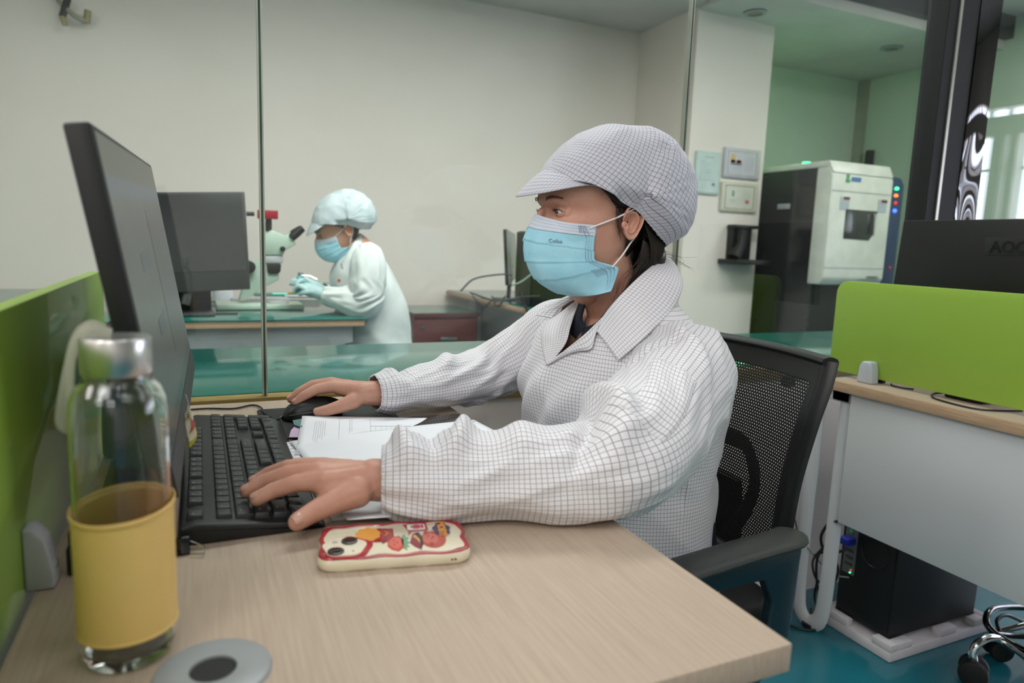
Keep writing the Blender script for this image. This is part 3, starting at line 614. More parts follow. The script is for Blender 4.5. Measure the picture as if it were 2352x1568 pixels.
# small black items behind the bottle
c=hz(166,1335,DZ); t=thing('lip_balm_tin','small black box behind the bottle on its left side','box',c)
obj('lower_block',MB().box(c.x-.006,c.x+.022,c.y+.01,c.y+.035,DZ+.0005,DZ+.030,.003),M['black'],t); obj('upper_block',MB().box(c.x-.004,c.x+.020,c.y+.012,c.y+.033,DZ+.030,DZ+.046,.003),M['black'],t)
obj('green_window',MB().box(c.x-.001,c.x+.010,c.y+.009,c.y+.0125,DZ+.033,DZ+.041),flat('lcd_green',(110,130,90)),t)
t['label']='small black gadget with a tiny green window, behind the bottle on its left'; t['category']='gadget'; t.name='pocket_gadget'
c=hz(418,1270,DZ); t=thing('binder_clip','small black binder clip with wire lever, right of the bottle','clip',c)
obj('clip_body',MB().prism([(c.y-.008,DZ+.0005),(c.y+.010,DZ+.0005),(c.y+.002,DZ+.018),(c.y-.001,DZ+.018)],c.x-.010,c.x+.008,YZ,.001),M['blackg'],t)
obj('wire_lever',MB().tube([(c.x+.008,c.y-.012,DZ+.003),(c.x+.022,c.y-.018,DZ+.004),(c.x+.022,c.y-.004,DZ+.006),(c.x+.008,c.y+.002,DZ+.012)],.0009,6),M['chrome'],t)

# ---------------------------------------------------------------- keyboard
KX0,KY0,KW,KL=-.032,.785,.158,.505
t=thing('keyboard','black full-size keyboard under the woman\'s left hand','keyboard',(KX0+KW/2,KY0+KL/2,DZ))
def kz(x): return .7745-.0155*(x-KX0)/KW*1.0
bod=MB().prism([(KX0,DZ+.007),(KX0+.004,DZ+.022),(KX0+.02,DZ+.0245),(KX0+KW-.018,DZ+.0105),(KX0+KW,DZ+.004),(KX0+KW,DZ+.0006),(KX0+.02,DZ+.0006)],KY0,KY0+KL,XZ,.003,3)
obj('base',bod,M['kbody'],t)
PU=.0213; u0=KY0+.0145
def kx(row): return KX0+.021+( -.0 if row==0 else .0075)+row*.0203
rows=[]
Rw=lambda s:[(x.split(':')[0],float(x.split(':')[1]) if ':' in x else 1) for x in s.split()]
layout={0:[(0,Rw('Esc')),(2,Rw('F1 F2 F3 F4')),(6.5,Rw('F5 F6 F7 F8')),(11,Rw('F9 F10 F11 F12')),(15.25,Rw('Prt Scr Pau'))],
1:[(0,Rw('` 1 2 3 4 5 6 7 8 9 0 - = Back:2')),(15.25,Rw('Ins Home PgU')),(18.5,Rw('Num / * -'))],
2:[(0,Rw('Tab:1.5 Q W E R T Y U I O P [ ] \\:1.5')),(15.25,Rw('Del End PgD')),(18.5,Rw('7 8 9'))],
3:[(0,Rw('Caps:1.75 A S D F G H J K L ; \' Enter:2.25')),(18.5,Rw('4 5 6'))],
4:[(0,Rw('Shift:2.25 Z X C V B N M , . / Shift:2.75')),(16.25,Rw('^')),(18.5,Rw('1 2 3'))],
5:[(0,Rw('Ctrl:1.25 Win:1.25 Alt:1.25 _:6.25 Alt:1.25 Fn:1.25 Mnu:1.25 Ctrl:1.25')),(15.25,Rw('< v >')),(18.5,Rw('0:2 .'))]}
extra=[(2,21.5,2,'+'),(4,21.5,2,'Ent')]
keymesh={}; nk=0
def keycap(wu,hu):
    k=(wu,hu)
    if k in keymesh: return keymesh[k]
    w_=wu*PU/2-.0009; h_=hu*.0203/2-.0009; mb=MB(); b=bmesh.new()
    lo=[b.verts.new((sx*h_,sy*w_,0)) for sx,sy in ((-1,-1),(1,-1),(1,1),(-1,1))]; hi=[b.verts.new((sx*(h_-.0022)-.0006,sy*(w_-.0020),.0078)) for sx,sy in ((-1,-1),(1,-1),(1,1),(-1,1))]
    b.faces.new(lo[::-1]); b.faces.new(hi)
    for i in range(4): b.faces.new((lo[i],lo[(i+1)%4],hi[(i+1)%4],hi[i]))
    bmesh.ops.bevel(b,geom=b.edges[:],offset=.0008,segments=2,affect='EDGES',profile=.5)
    me=bpy.data.meshes.new('key'); b.to_mesh(me); b.free(); me.materials.append(M['key']); me.shade_smooth(); me.set_sharp_from_angle(angle=R(35)); keymesh[k]=me; return me
legmesh={}
def legend(s):
    if s in legmesh: return legmesh[s]
    mb=text(s,.0052 if len(s)<3 else .0036,.0001); mb.mtx(Matrix.Rotation(R(90),4,'Z'))
    me=bpy.data.meshes.new('legend'); mb.bm.to_mesh(me); mb.bm.free(); me.materials.append(M['legend']); legmesh[s]=me; return me
tilt=math.atan(.0155/KW)
allk=[]
for r,grp in layout.items():
    for st,ks in grp:
        u=st
        for s,wd in ks: allk.append((r,u+wd/2,wd,1,s)); u+=wd
for r,u,h,s in extra: allk.append((r+.5,u+.5,1,2,s))
for r,uc,wd,hu,s in allk:
    if len(s)==1 and r==4 and s in 'NM': continue   # wholly under the hand... kept count below one hundred
    x=kx(r) if r>0 else KX0+.019; y=u0+uc*PU; o=bpy.data.objects.new('key',keycap(wd,hu)); COL.objects.link(o); o.parent=t
    o.location=V((x,y,kz(x)-.0012))-t.location; o.rotation_euler=(0,tilt,0)
    if s!='_':
        g=bpy.data.objects.new('legend',legend(s)); COL.objects.link(g); g.parent=o; g.location=(-.0028,-min(.004,wd*PU*.2),.0079)
# ---------------------------------------------------------------- mouse mat, mouse
mp=[hz(x,y,DZ) for x,y in ((580,948),(598,940),(700,936),(800,936),(905,945))]
tag(setback(obj('mouse_mat',MB().prism(rrect(.092,.34,1.17,1.385,.012),.0004,.0032,XY(DZ),.0008),M['blackm']),(.2,1.28,DZ)),'black cloth mouse mat under the mouse at the far end of the desk','mat')
mx,my=.186,1.297; mr=R(8)
t=thing('mouse','black wired computer mouse under the woman\'s right hand','mouse',(mx,my,DZ+.004))
def mouse(u,v):  # u around, v along length front(-X) to back
    a=2*math.pi*u; l=-.056+v*.112; w_=.031*math.sqrt(max(0,1-abs(l/.0565)**3.2)); h=.037*math.sqrt(max(0,1-abs((l-.006)/.0625)**2.4))
    ca,sa=math.cos(a),math.sin(a); y=w_*abs(ca)**.8*(1 if ca>0 else -1); z=h*max(0,sa)**.75 if sa>0 else 0
    return Matrix.Rotation(mr,3,'Z')@V((l,y,z+.0006))+V((mx,my,DZ+.0035))
mo=obj('shell',MB().grid(mouse,40,40,wrap=True),M['black'],t,ang=None)
rm=lambda x,y,z: Matrix.Rotation(mr,3,'Z')@V((x,y,z))+V((mx,my,DZ+.0035))
obj('scroll_wheel',MB().cyl(rm(-.034,-.0035,.024),rm(-.034,.0035,.024),.0085,n=20,bev=.001),M['dark'],t)
obj('button_split',MB().tube([rm(-.054,0,.0125),rm(-.045,0,.0215),rm(-.030,0,.0305),rm(-.012,0,.0362)],.0006,6),M['blackm'],t)
obj('side_strip',MB().tube([rm(-.050,-.021,.012),rm(-.02,-.031,.016),rm(.02,-.031,.017),rm(.045,-.022,.012)],[.0012,.002,.002,.0012],6),M['dark'],t)
obj('cable',MB().tube(catmull([rm(-.055,0,.008),(.120,1.285,DZ+.006),(.105,1.33,DZ+.007),(.10,1.40,DZ+.004),(.085,1.425,DZ+.003),(.05,1.405,DZ+.003),(.0,1.42,DZ+.003),(-.06,1.415,DZ+.003)],40),.0019,8),M['cable'],t)
# second phone, dark, lying at the far side of the papers
t=thing('smartphone','dark smartphone lying face up beyond the papers, under the right forearm','phone',(.365,1.19,DZ))
a=hz(862,972,DZ); obj('body',MB().prism(rrect(.278,.452,1.145,1.225,.010),.0004,.0095,XY(DZ),.002,3),M['dark'],t)
obj('screen',MB().prism(rrect(.281,.449,1.148,1.222,.008),.0094,.0100,XY(DZ)),flat('phone_glass',(40,34,30),.06,1),t,False)

# ---------------------------------------------------------------- papers
def sheet(lab,corn,z,h=.004,lift=None,marks=(),group='paper sheets in front of the woman'):
    cs=[V((x,y,0)) for x,y in corn]
    def fn(u,v):
        p=lerp(lerp(cs[0],cs[1],u),lerp(cs[3],cs[2],u),v); p.z=z+(lift(u,v) if lift else 0); return p
    c=sum(cs,V())/4; t=thing('paper_sheet',lab,'paper',(c.x,c.y,z),group)
    o=obj('sheet',MB().grid(fn,30,30),M['paper'],t,ang=None); s=o.modifiers.new('s','SOLIDIFY'); s.thickness=h; s.offset=1
    if marks:
        m=MB(); b=bmesh.new()
        for (u0_,v0_,u1_,v1_) in marks:
            q=[fn(u0_,v0_),fn(u1_,v0_),fn(u1_,v1_),fn(u0_,v1_)]
            lo=[b.verts.new(p+V((0,0,.0001))) for p in q]; hi=[b.verts.new(p+V((0,0,.0004))) for p in q]; b.faces.new(hi)
            for i in range(4): b.faces.new((lo[i],lo[(i+1)%4],hi[(i+1)%4],hi[i]))
        m._add(b); obj('printed_marks',m,M['ink'],t,False)
    return t
rr=random.Random(5)
def scribble(u,v,n,du,s=.006,vert=True):
    L=[]
    for k in range(n):
        uu=u+k*du; 
        for q in range(3): a=rr.uniform(0,s); b_=rr.uniform(0,s*.6); L.append((uu+b_,v+a,uu+b_+(.0008 if q%2 else .004),v+a+(.012 if q%2 else .0012)))
    return L
tab=[(.22,.06,.2212,.94),(.40,.06,.4012,.94)]+[(.40+.03*k,.30,.4008+.03*k,.94) for k in range(16)]+[(.40,.30,.9,.303),(.40,.5,.9,.503),(.40,.94,.9,.943)]+[(.08+.012*k,.15+.01*rr.random(),.0812+.012*k,.55+.2*rr.random()) for k in range(6)]+[(.28+.012*k,.1,.2812+.012*k,.4+.2*rr.random()) for k in range(2)]
sheet('printed form with a ruled table, farthest sheet of the pile, next to the mouse',[(.162,1.262),(.455,1.185),(.41,1.0),(.125,1.06)],DZ+.0080,.0020,lambda u,v:.008*(1-u)*(1-v),tab)
edge=[(.02,.02+.05*k,.04,.022+.05*k) for k in range(10)]+[(.045,.02,.047,.98),(.03,.3,.09,.3015)]
sheet('lower sheet of the pile with ruled left edge beside the keyboard',[(.112,1.135),(.43,1.15),(.43,.80),(.137,.80)],DZ+.0060,.0050,None,edge)
sheet('sheet with its near edge curling up under the woman\'s left sleeve',[(.125,1.0),(.44,1.0),(.44,.70),(.150,.775)],DZ+.0045,.0012,lambda u,v:.012*sstep(.8,1,v)*(1-abs(u-.4)))
mk=scribble(.55,.25,4,.012)+scribble(.70,.33,4,.012)+scribble(.76,.22,4,.01)+scribble(.18,.62,6,.010)+scribble(.60,.62,5,.012)+scribble(.74,.52,3,.012)+scribble(.95,.05,5,.008)
sheet('blank top sheet with a few handwritten marks, topmost of the pile',[(.125,1.128),(.462,1.168),(.487,.925),(.150,.875)],DZ+.0095,.0012,lambda u,v:.0015*math.sin(u*3),mk)
for k,(pp,cc,l) in enumerate((([(668,985),(690,960),(692,1000),(664,1000)],(196,170,200),'purple dotted index tab sticking out of the pile beside the mouse'),([(672,962),(694,958),(694,978),(676,972)],(90,130,130),'green-blue index tab sticking out of the pile above the purple one'))):
    q=[hz(x,y,DZ+.012+.004*k) for x,y in pp]
    tag(setback(obj('index_tab',MB().prism([(p.x,p.y) for p in q],0,.0012,XY(DZ+.0085+.004*k)),flat('tab_%d'%k,cc,.6)),(q[0].x,q[0].y,DZ+.009)),l,'tab','index tabs')

# ---------------------------------------------------------------- patterned phone
pc=[hz(x,y,DZ) for x,y in ((722,1322),(1083,1296))]
pcx=V((.1865,.700)); pang=math.atan2(-.032,.156)+R(0)
t=thing('smartphone','phone lying face down in a wavy red and cream case with food stickers','phone',(pcx.x,pcx.y,DZ))
PL,PW=.160,.088
def ph(u,v,z=0):  # u along length (0 camera end..1), v 0 near..1 far
    a=pang; x=(u-.5)*PL; y=(v-.5)*PW; return V((pcx.x+x*math.cos(a)-y*math.sin(a),pcx.y+x*math.sin(a)+y*math.cos(a),DZ+z))
def wob(s): return .0016*math.sin(s)
def outline(inset,n=120,wv=1):
    o=[]; L=PL/2-inset; W_=PW/2-inset; r=.016
    base_=rrect(-L,L,-W_,W_,r,12); P=[]
    for i in range(len(base_)):
        a=V((*base_[i],0)); b=V((*base_[(i+1)%len(base_)],0)); m=max(1,int((b-a).length/.003))
        for k in range(m): P.append(a+(b-a)*k/m)
    for p in P:
        ang=math.atan2(p.y/W_,p.x/L); d=p.normalized(); q=p+V((p.x/L*.3,p.y/W_,0)).normalized()*(.0013*math.sin(p.x*150+.6)*sstep(.75,.95,abs(p.y)/W_)+.0013*math.sin(p.y*170)*sstep(.85,.97,abs(p.x)/L))*wv
        o.append((q.x/PL+.5,q.y/PW+.5))
    return o
def rings(levels,m,name,par,lab=None):
    b=bmesh.new(); prev=None
    for inset,z,wv in levels:
        ol=outline(inset,wv=wv); 
        if prev is not None and len(ol)!=len(prev): ol=[ol[int(i*len(ol)/len(prev))] for i in range(len(prev))]
        cur=[b.verts.new(ph(u,v,z)) for u,v in ol]
        if prev is None: b.faces.new(cur[::-1])
        else:
            for i in range(len(cur)): b.faces.new((prev[i],prev[(i+1)%len(cur)],cur[(i+1)%len(cur)],cur[i]))
        prev=cur
    b.faces.new(prev); bmesh.ops.recalc_face_normals(b,faces=b.faces); return obj(name,MB()._add(b),m,par,ang=60,label=lab)
rings([(.002,.0004,.2),(.0004,.003,.4),(0,.008,.8),(.0006,.0125,1),(.0016,.0136,1)],M['case'],'case_side',t)
rings([(.0012,.0120,1),(.0012,.0142,1),(.0022,.0150,1),(.0060,.0147,1.6),(.0068,.0138,1.8)],M['red'],'red_rim',t)
cs=rings([(.0058,.0130,1.8),(.0058,.0141,1.8),(.0064,.0143,1.8)],M['case'],'case_back',t)
def art(pts,c,name,z=.0143,th=.0003,par=None,key=None):
    b=bmesh.new(); lo=[b.verts.new(ph(u,v,z-.0004)) for u,v in pts]; hi=[b.verts.new(ph(u,v,z+th)) for u,v in pts]; b.faces.new(hi); b.faces.new(lo[::-1])
    for i in range(len(pts)): b.faces.new((lo[i],lo[(i+1)%len(pts)],hi[(i+1)%len(pts)],hi[i]))
    bmesh.ops.recalc_face_normals(b,faces=b.faces); return obj(name,MB()._add(b),flat('art_'+name,c,.18,.7),par or cs,False)
def blob(cu,cv,ru,rv,n=28,w=0,k=6,ph0=0): return [(cu+(ru*(1+w*math.sin(k*2*math.pi*i/n+ph0)))*math.cos(2*math.pi*i/n),cv+(rv*(1+w*math.sin(k*2*math.pi*i/n+ph0)))*math.sin(2*math.pi*i/n)) for i in range(n)]
# camera island near the left end, on the near side
art(blob(.185,.30,.165,.30,40,.06,5),(176,30,50),'island_edge',.0146,.0008)
ci=art(blob(.170,.31,.140,.255,40,.06,5),(236,228,206),'camera_island',.0152,.0012)
for (u,v) in ((.20,.44),(.115,.17)):
    c_=ph(u,v,.0160); ln=obj('camera_lens',MB().cyl(c_,c_+V((0,0,.0022)),.0085,n=32,bev=.0006),flat('lens_ring',(44,44,46),.3,.3),cs,label='black camera lens')
    obj('lens_glass',MB().cyl(c_+V((0,0,.0020)),c_+V((0,0,.0026)),.0060,n=28),M['blackg'],ln)
art(blob(.105,.44,.02,.035,16),(190,176,180),'flash',.0164,.0003)
art(blob(.225,.17,.007,.014,12),(150,70,80),'microphone_dot',.0164,.0003)
# food stickers
art([(.36,.84),(.50,.80),(.50,.40),(.34,.42)],(158,30,40),'fries_carton')
art(blob(.325,.66,.085,.20,36,.07,9),(236,166,80),'fries',.0146)
art([(.405,.70),(.412,.70),(.412,.62),(.405,.62)],(214,120,50),'carton_face',.0148); art([(.435,.72),(.455,.66),(.435,.58),(.445,.58),(.466,.66),(.445,.72)],(230,140,60),'carton_smile',.0148)
art([(.475,.18),(.52,.12),(.555,.22),(.56,.45),(.535,.56),(.49,.54),(.455,.42),(.45,.28)],(208,70,66),'strawberry_outline',.0146)
art([(.478,.22),(.515,.17),(.545,.25),(.547,.43),(.528,.51),(.492,.50),(.463,.41),(.46,.29)],(226,112,94),'strawberry',.0150)
for q in ((.497,.30),(.497,.41)): art(blob(q[0],q[1],.004,.014,8),(80,30,34),'strawberry_face',.0153)
art([(.512,.33),(.516,.33),(.516,.38),(.512,.38)],(80,30,34),'strawberry_mouth',.0153)
art([(.555,.20),(.575,.14),(.575,.24),(.595,.22),(.58,.32),(.60,.34),(.582,.42),(.60,.48),(.575,.52),(.58,.60),(.555,.56),(.545,.4)],(120,170,130),'leaves',.0146)
art([(.415,.36),(.445,.40),(.445,.44),(.415,.44)],(140,34,44),'small_heart',.0146)
art([(.57,.90),(.74,.93),(.745,.68),(.63,.66),(.60,.56),(.60,.70)],(168,46,66),'packet_backing')
art(rrect(.60,.725,.715,.885,.02,4),(232,224,214),'packet_label',.0147); art(blob(.665,.80,.035,.062,24),(176,44,70),'packet_fruit',.0150); art([(.700,.745),(.715,.75),(.715,.86),(.700,.85)],(176,44,70),'packet_stripe',.0150)
art(blob(.632,.81,.010,.03,10),(90,150,100),'packet_leaf',.0151)
art([(.60,.34),(.63,.22),(.67,.13),(.69,.30),(.67,.55),(.63,.60)],(140,40,60),'burger_sauce',.0145)
art([(.625,.52),(.645,.56),(.672,.50),(.668,.30),(.655,.40)],(232,170,100),'burger_cheese',.0148)
art([(.64,.60),(.672,.62),(.692,.48),(.690,.28),(.665,.20),(.672,.40)],(44,34,32),'burger_patty',.0150)
art(blob(.765,.40,.085,.24,32),(186,74,60),'burger_bun',.0147); art(blob(.745,.41,.055,.17,28),(208,100,84),'bun_face',.0149)
for q in ((.735,.50),(.765,.45)): art(blob(q[0],q[1],.005,.016,8),(50,24,24),'bun_eye',.0151)
art(blob(.752,.40,.004,.012,8),(50,24,24),'bun_nose',.0151)
art(blob(.722,.60,.016,.05,12),(170,56,60),'bun_cheek',.0151); art(blob(.745,.26,.018,.05,12),(170,56,60),'bun_cheek',.0151)
art(blob(.838,.68,.060,.20,36,.10,7),(52,40,96),'speech_bubble',.0150)
m4=frame(ph(.838,.68,.0155),ph(.838,.2,0)-ph(.838,.9,0),ph(1,.5,0)-ph(0,.5,0))
obj('yellow_lettering',text('MOBY!',.0125,.0003,m4,bold=.0004),flat('art_yellow',(230,160,70),.3),cs,False)
for u in (.865,.888): c_=ph(u,-.0,.0068); obj('strap_hole',MB().cyl(c_+V((0,-.0006,0)),c_+V((0,.002,0)),.0011,n=10),flat('hole_brown',(90,50,40)),t)

# ================================================================ OFFICE CHAIR
def meshmat():
    m=bpy.data.materials.new('chair_mesh'); m.use_nodes=True; nt=m.node_tree; N=nt.nodes; L=nt.links; b=N['Principled BSDF']; b.inputs['Base Color'].default_value=rgb((20,20,20)); b.inputs['Roughness'].default_value=.6
    uv=N.new('ShaderNodeUVMap'); uv.uv_map='cloth'; sp=N.new('ShaderNodeSeparateXYZ'); L.new(uv.outputs[0],sp.inputs[0])
    def mth(op,a,b_=None):
        n=N.new('ShaderNodeMath'); n.operation=op
        for i,q in enumerate((a,b_)):
            if q is None: continue
            if isinstance(q,(int,float)): n.inputs[i].default_value=q
            else: L.new(q,n.inputs[i])
        return n.outputs[0]
    p=.0072; row=mth('FLOOR',mth('DIVIDE',sp.outputs[1],p*.8)); off=mth('MULTIPLY',mth('MODULO',row,2),p*.5)
    fx=mth('SUBTRACT',mth('FRACT',mth('DIVIDE',mth('ADD',sp.outputs[0],off),p)),.5); fy=mth('SUBTRACT',mth('FRACT',mth('DIVIDE',sp.outputs[1],p*.8)),.5)
    d=mth('ADD',mth('MULTIPLY',fx,fx),mth('MULTIPLY',mth('MULTIPLY',fy,fy),.9)); hole=mth('LESS_THAN',d,.046)
    t=N.new('ShaderNodeBsdfTransparent'); x=N.new('ShaderNodeMixShader'); L.new(hole,x.inputs[0]); L.new(b.outputs[0],x.inputs[1]); L.new(t.outputs[0],x.inputs[2]); L.new(x.outputs[0],N['Material Output'].inputs[0]); return m
M['mesh']=meshmat()
CYm=1.085; CH=.245
t=thing('office_chair','black mesh-back office chair the woman is sitting on','chair',(.78,CYm,0))
def cX(z,y): 
    e=abs(y-CYm)/CH; x=cval([(.47,.935),(.57,.940),(.69,.948),(.80,.968),(.86,.985),(.915,1.0)],z)[0]; return x+.045*(1-e*e)
def cHW(z): return cval([(.47,.205),(.57,.225),(.69,.234),(.86,.250),(.915,.246)],z)[0]
def cb(u,v): z=.485+v*(.905-.485); y=CYm+(u*2-1)*cHW(z); return V((cX(z,y),y,z-.010*(abs(u*2-1)**2)*v*0))
g=obj('mesh_back',MB().grid(cb,60,50,uvfn=lambda u,v:((u)*.48,v*.43)),M['mesh'],t,ang=None)
fr=[cb(0,k/20) for k in range(21)]; top=[cb(k/20,1) for k in range(21)]; fr2=[cb(1,1-k/20) for k in range(21)]; bot=[cb(1-k/20,0) for k in range(21)]
loopp=fr[:-1]+[lerp(fr[-1],V((fr[-1].x,fr[-1].y,fr[-1].z)),.5)]+top[1:-1]+fr2+bot[1:]
b=MB().tube(fr,[(.017,.008)]*21,10).tube(top,[(.016,.009)]*21,10).tube(fr2,[(.017,.008)]*21,10).tube(bot,[(.018,.01)]*21,10)
obj('back_frame',b,M['black'],t)
# dense woven border of the mesh
for s in (0,1):
    def bd(u,v,s=s): return cb((u*.085+.015*0) if s==0 else 1-u*.085,v)+V((-.0025,0,0))
    obj('woven_border',MB().grid(bd,6,40),M['black'],t,ang=None)
obj('woven_border',MB().grid(lambda u,v: cb(u,.90+v*.10)+V((-.0025,0,0)),40,6),M['black'],t,ang=None)
# spine: loop-shaped back support
sp=catmull([cb(.47,.02)+V((.03,0,0)),cb(.36,.15)+V((.025,0,0)),cb(.30,.35)+V((.02,0,0)),cb(.38,.50)+V((.018,0,0)),cb(.5,.52)+V((.016,0,0)),cb(.62,.50)+V((.018,0,0)),cb(.70,.35)+V((.02,0,0)),cb(.64,.15)+V((.025,0,0)),cb(.53,.02)+V((.03,0,0))],50)
obj('lumbar_support',MB().tube(sp,[(.006,.017)]*50,8),M['black'],t)
obj('top_bolt',MB().cyl(cb(.24,.86)+V((.006,0,0)),cb(.24,.86)+V((.02,0,0)),.012,n=14),M['blackm'],t)
obj('seat',MB().prism(rrect(.53,.965,CYm-.235,CYm+.235,.07,8),.405,.465,lambda u,v,d:V((u,v,d)),.02,4),M['blackm'],t)
obj('back_bracket',MB().tube(catmull([(.80,CYm,.38),(.98,CYm,.40),(1.02,CYm,.5),(1.01,CYm,.62)],14),[(.05,.012)]*14,10),M['black'],t)
for s in (-1,1):
    ya=CYm+s*.275
    pad=catmull([(.60,ya+s*.005,.578),(.66,ya+s*.006,.590),(.76,ya,.596),(.86,ya-s*.006,.600),(.915,ya-s*.012,.600),(.945,ya-s*.035,.597)],26)
    ar=obj('armrest',MB().tube(pad,[(.020,.010)]+[(.030,.012)]*1+[(.034,.0135)]*20+[(.032,.0135)]*2+[(.028,.012),(.02,.009)],16),M['dark'],t)
    br=MB().prism([(.60,.575),(.93,.592),(.925,.50),(.915,.40),(.84,.34),(.60,.36),(.60,.40),(.80,.40),(.865,.43),(.872,.50),(.85,.545),(.78,.545),(.60,.53)],ya-.012,ya+.012,XZ,.006,3)
    obj('arm_bracket',br,M['darkteal'],ar)
obj('seat_plate',MB().box(.62,.88,CYm-.24,CYm+.24,.385,.405,.004),M['dark'],t)
obj('gas_lift',MB().cyl((.76,CYm,.12),(.76,CYm,.39),.026).cyl((.76,CYm,.30),(.76,CYm,.385),.04),M['black'],t)
for k in range(5):
    a=R(72*k+20); e=V((.76+.30*math.cos(a),CYm+.30*math.sin(a),.085)); l_=obj('base_leg',MB().tube([(.76,CYm,.125),e],[(.035,.018),(.018,.012)],10),M['black'],t)
    cw=MB(); px_=V((-math.sin(a),math.cos(a),0))
    for s in (-1,1): cw.cyl(V((e.x,e.y,.0285))+px_*.006*s,V((e.x,e.y,.0285))+px_*.024*s,.028,n=18,bev=.004)
    cw.cyl((e.x,e.y,.03),(e.x,e.y,.085),.008,n=8); obj('caster',cw,M['blackm'],l_)

# ================================================================ RIGHT WORKSTATION
t=thing('desk','pale wood desk with white modesty panel at the right, behind the lime divider','desk',(1.9,.6,0))
obj('desktop',MB().box(1.578,2.30,-1.0,1.340,DZ-.027,DZ,.0015),M['woodr'],t)
obj('desktop_face',MB().box(1.582,2.296,-.99,1.336,DZ-.0005,DZ+.0006),M['wood'],t,False)
obj('modesty_panel',MB().box(1.592,1.607,-1.0,1.262,.358,.722,.001),M['whitem'],t)
lp=catmull([(1.615,1.385,.72),(1.615,1.387,.5),(1.615,1.388,.2),(1.615,1.383,.06),(1.615,1.357,.017),(1.615,1.325,.017),(1.615,1.300,.06),(1.615,1.292,.2),(1.615,1.288,.5),(1.615,1.285,.72)],50)
obj('leg_loop',MB().tube(lp,[(.024,.011)]*50,12),M['whitem'],t,label='rounded white steel leg loop')
obj('leg_top_beam',MB().box(1.60,2.26,1.27,1.33,.69,.7225,.004).box(1.60,1.63,1.27,1.40,.69,.722,.004),M['whitem'],t)
obj('leg_foot',MB().cyl((1.615,1.34,0),(1.615,1.34,.012),.02,n=14),M['blackm'],t)
for y in (1.29,): obj('leg_loop',MB().box(2.20,2.25,y-.01,y+.03,0,.69,.006),M['whitem'],t)
obj('leg_loop',MB().box(1.62,1.66,-.95,-.90,0,.722,.006).box(2.2,2.25,-.95,-.90,0,.722,.006),M['whitem'],t)
t=thing('desk_divider','lime green divider panel with rounded corner standing on the right desk','divider',(1.66,.5,DZ))
pts=rrect(-1.0,1.395,.763,1.020,.035,8,(1,0,0,0)); obj('panel',MB().prism(pts,1.655,1.673,YZ,.002,2),M['greenp'],t)
t=thing('divider_clip','pale grey clip gripping the right lime divider above the wood edge','clip',(1.64,1.255,DZ))
obj('body',MB().prism([(1.232,DZ+.001),(1.278,DZ+.001),(1.274,DZ+.045),(1.266,DZ+.060),(1.242,DZ+.060),(1.236,DZ+.045)],1.625,1.655,YZ,.004,3),flat('clip_grey',(186,192,198),.4),t)
obj('back_jaw',MB().box(1.673,1.69,1.236,1.274,DZ+.001,DZ+.05,.003),M['black'],t)
t=thing('monitor','black monitor seen from behind above the right lime divider','monitor',(1.87,1.1,DZ))
ha=hx(2075,507,1.85); hb=hx(2050,655,1.85)
obj('housing',MB().prism([(.76,.925),(1.372,.925),(1.357,1.196),(.76,1.196)],1.850,1.872,YZ,.003),M['black'],t)
obj('back_bulge',MB().prism([(.86,.95),(1.20,.95),(1.18,1.10),(.88,1.10)],1.838,1.851,YZ,.006),M['black'],t) if False else None
lg=MB().prism([(hx(2262,545,1.849).y,hx(2262,545,1.849).z),(.85,hx(2262,545,1.849).z),(.85,hx(2262,585,1.849).z),(hx(2262,585,1.849).y,hx(2262,585,1.849).z)],1.8488,1.8502,YZ,.0003)
lo=obj('logo_plate',lg,flat('logo_plate',(38,39,40),.35),t)
yc=hx(2262,565,1.849)
obj('logo_lettering',text('AOC',.040,.0005,frame((1.8484,yc.y-.014,yc.z-.003),(0,-1,0),(0,0,1)),align='LEFT',bold=.0012),flat('logo_black',(10,10,11),.12,.5),lo,False)
obj('stand',MB().box(1.875,1.90,1.00,1.10,DZ+.01,1.0,.004).box(1.80,2.0,.93,1.17,DZ+.0006,DZ+.012,.004),M['black'],t)
t=thing('power_adapter','black power adapter with cable lying under the right divider on the wood','adapter',hx(2215,922,1.64))
c=hz(2240,925,DZ+.01); obj('brick',MB().box(1.680,1.73,.98,1.07,DZ+.0008,DZ+.022,.004),M['black'],t)
obj('cable',MB().tube(catmull([(1.69,1.07,DZ+.010),(1.665,1.085,DZ+.006),(1.625,1.06,DZ+.004),(1.61,1.00,DZ+.003),(1.612,.95,DZ+.003),(1.64,.92,DZ+.004),(1.70,.90,DZ+.004)],30),.0022,6),M['cable'],t)
tag(obj('cable',MB().tube(catmull([(1.69,1.22,DZ+.003),(1.665,1.20,DZ+.004),(1.66,1.17,DZ+.004),(1.68,1.15,DZ+.003)],16),.0022,6),M['cable']),'short black cable showing under the right divider beside the grey clip','cable')

# computer tower on its foam base
t=thing('computer_tower','black computer tower on the floor under the right desk, rear ports facing us','computer',(1.88,1.24,.045))
obj('case',MB().box(1.700,2.075,1.150,1.325,.047,.43,.004),M['blackm'],t)
obj('rear_panel',MB().box(1.696,1.702,1.155,1.320,.06,.42,.001),M['black'],t,False)
obj('io_shield',MB().box(1.6945,1.698,1.272,1.312,.175,.345,.0005),flat('io_steel',(92,98,98),.4,.2),t)
for z,c_,n_ in ((.318,(70,60,170),'violet'),(.305,(70,180,130),'green'),(.205,(60,60,60),'usb'),(.225,(60,60,60),'usb'),(.245,(60,60,60),'usb')):
    obj('port',MB().cyl((1.690,1.292,z),(1.696,1.292,z),.0055,n=12) if n_!='usb' else MB().box(1.692,1.696,1.280,1.304,z-.004,z+.004),flat('port_'+n_,c_,.5),t)
obj('video_plug',MB().box(1.660,1.696,1.276,1.308,.268,.288,.003),flat('plug_blue',(30,44,150),.4),t,label='blue video plug')
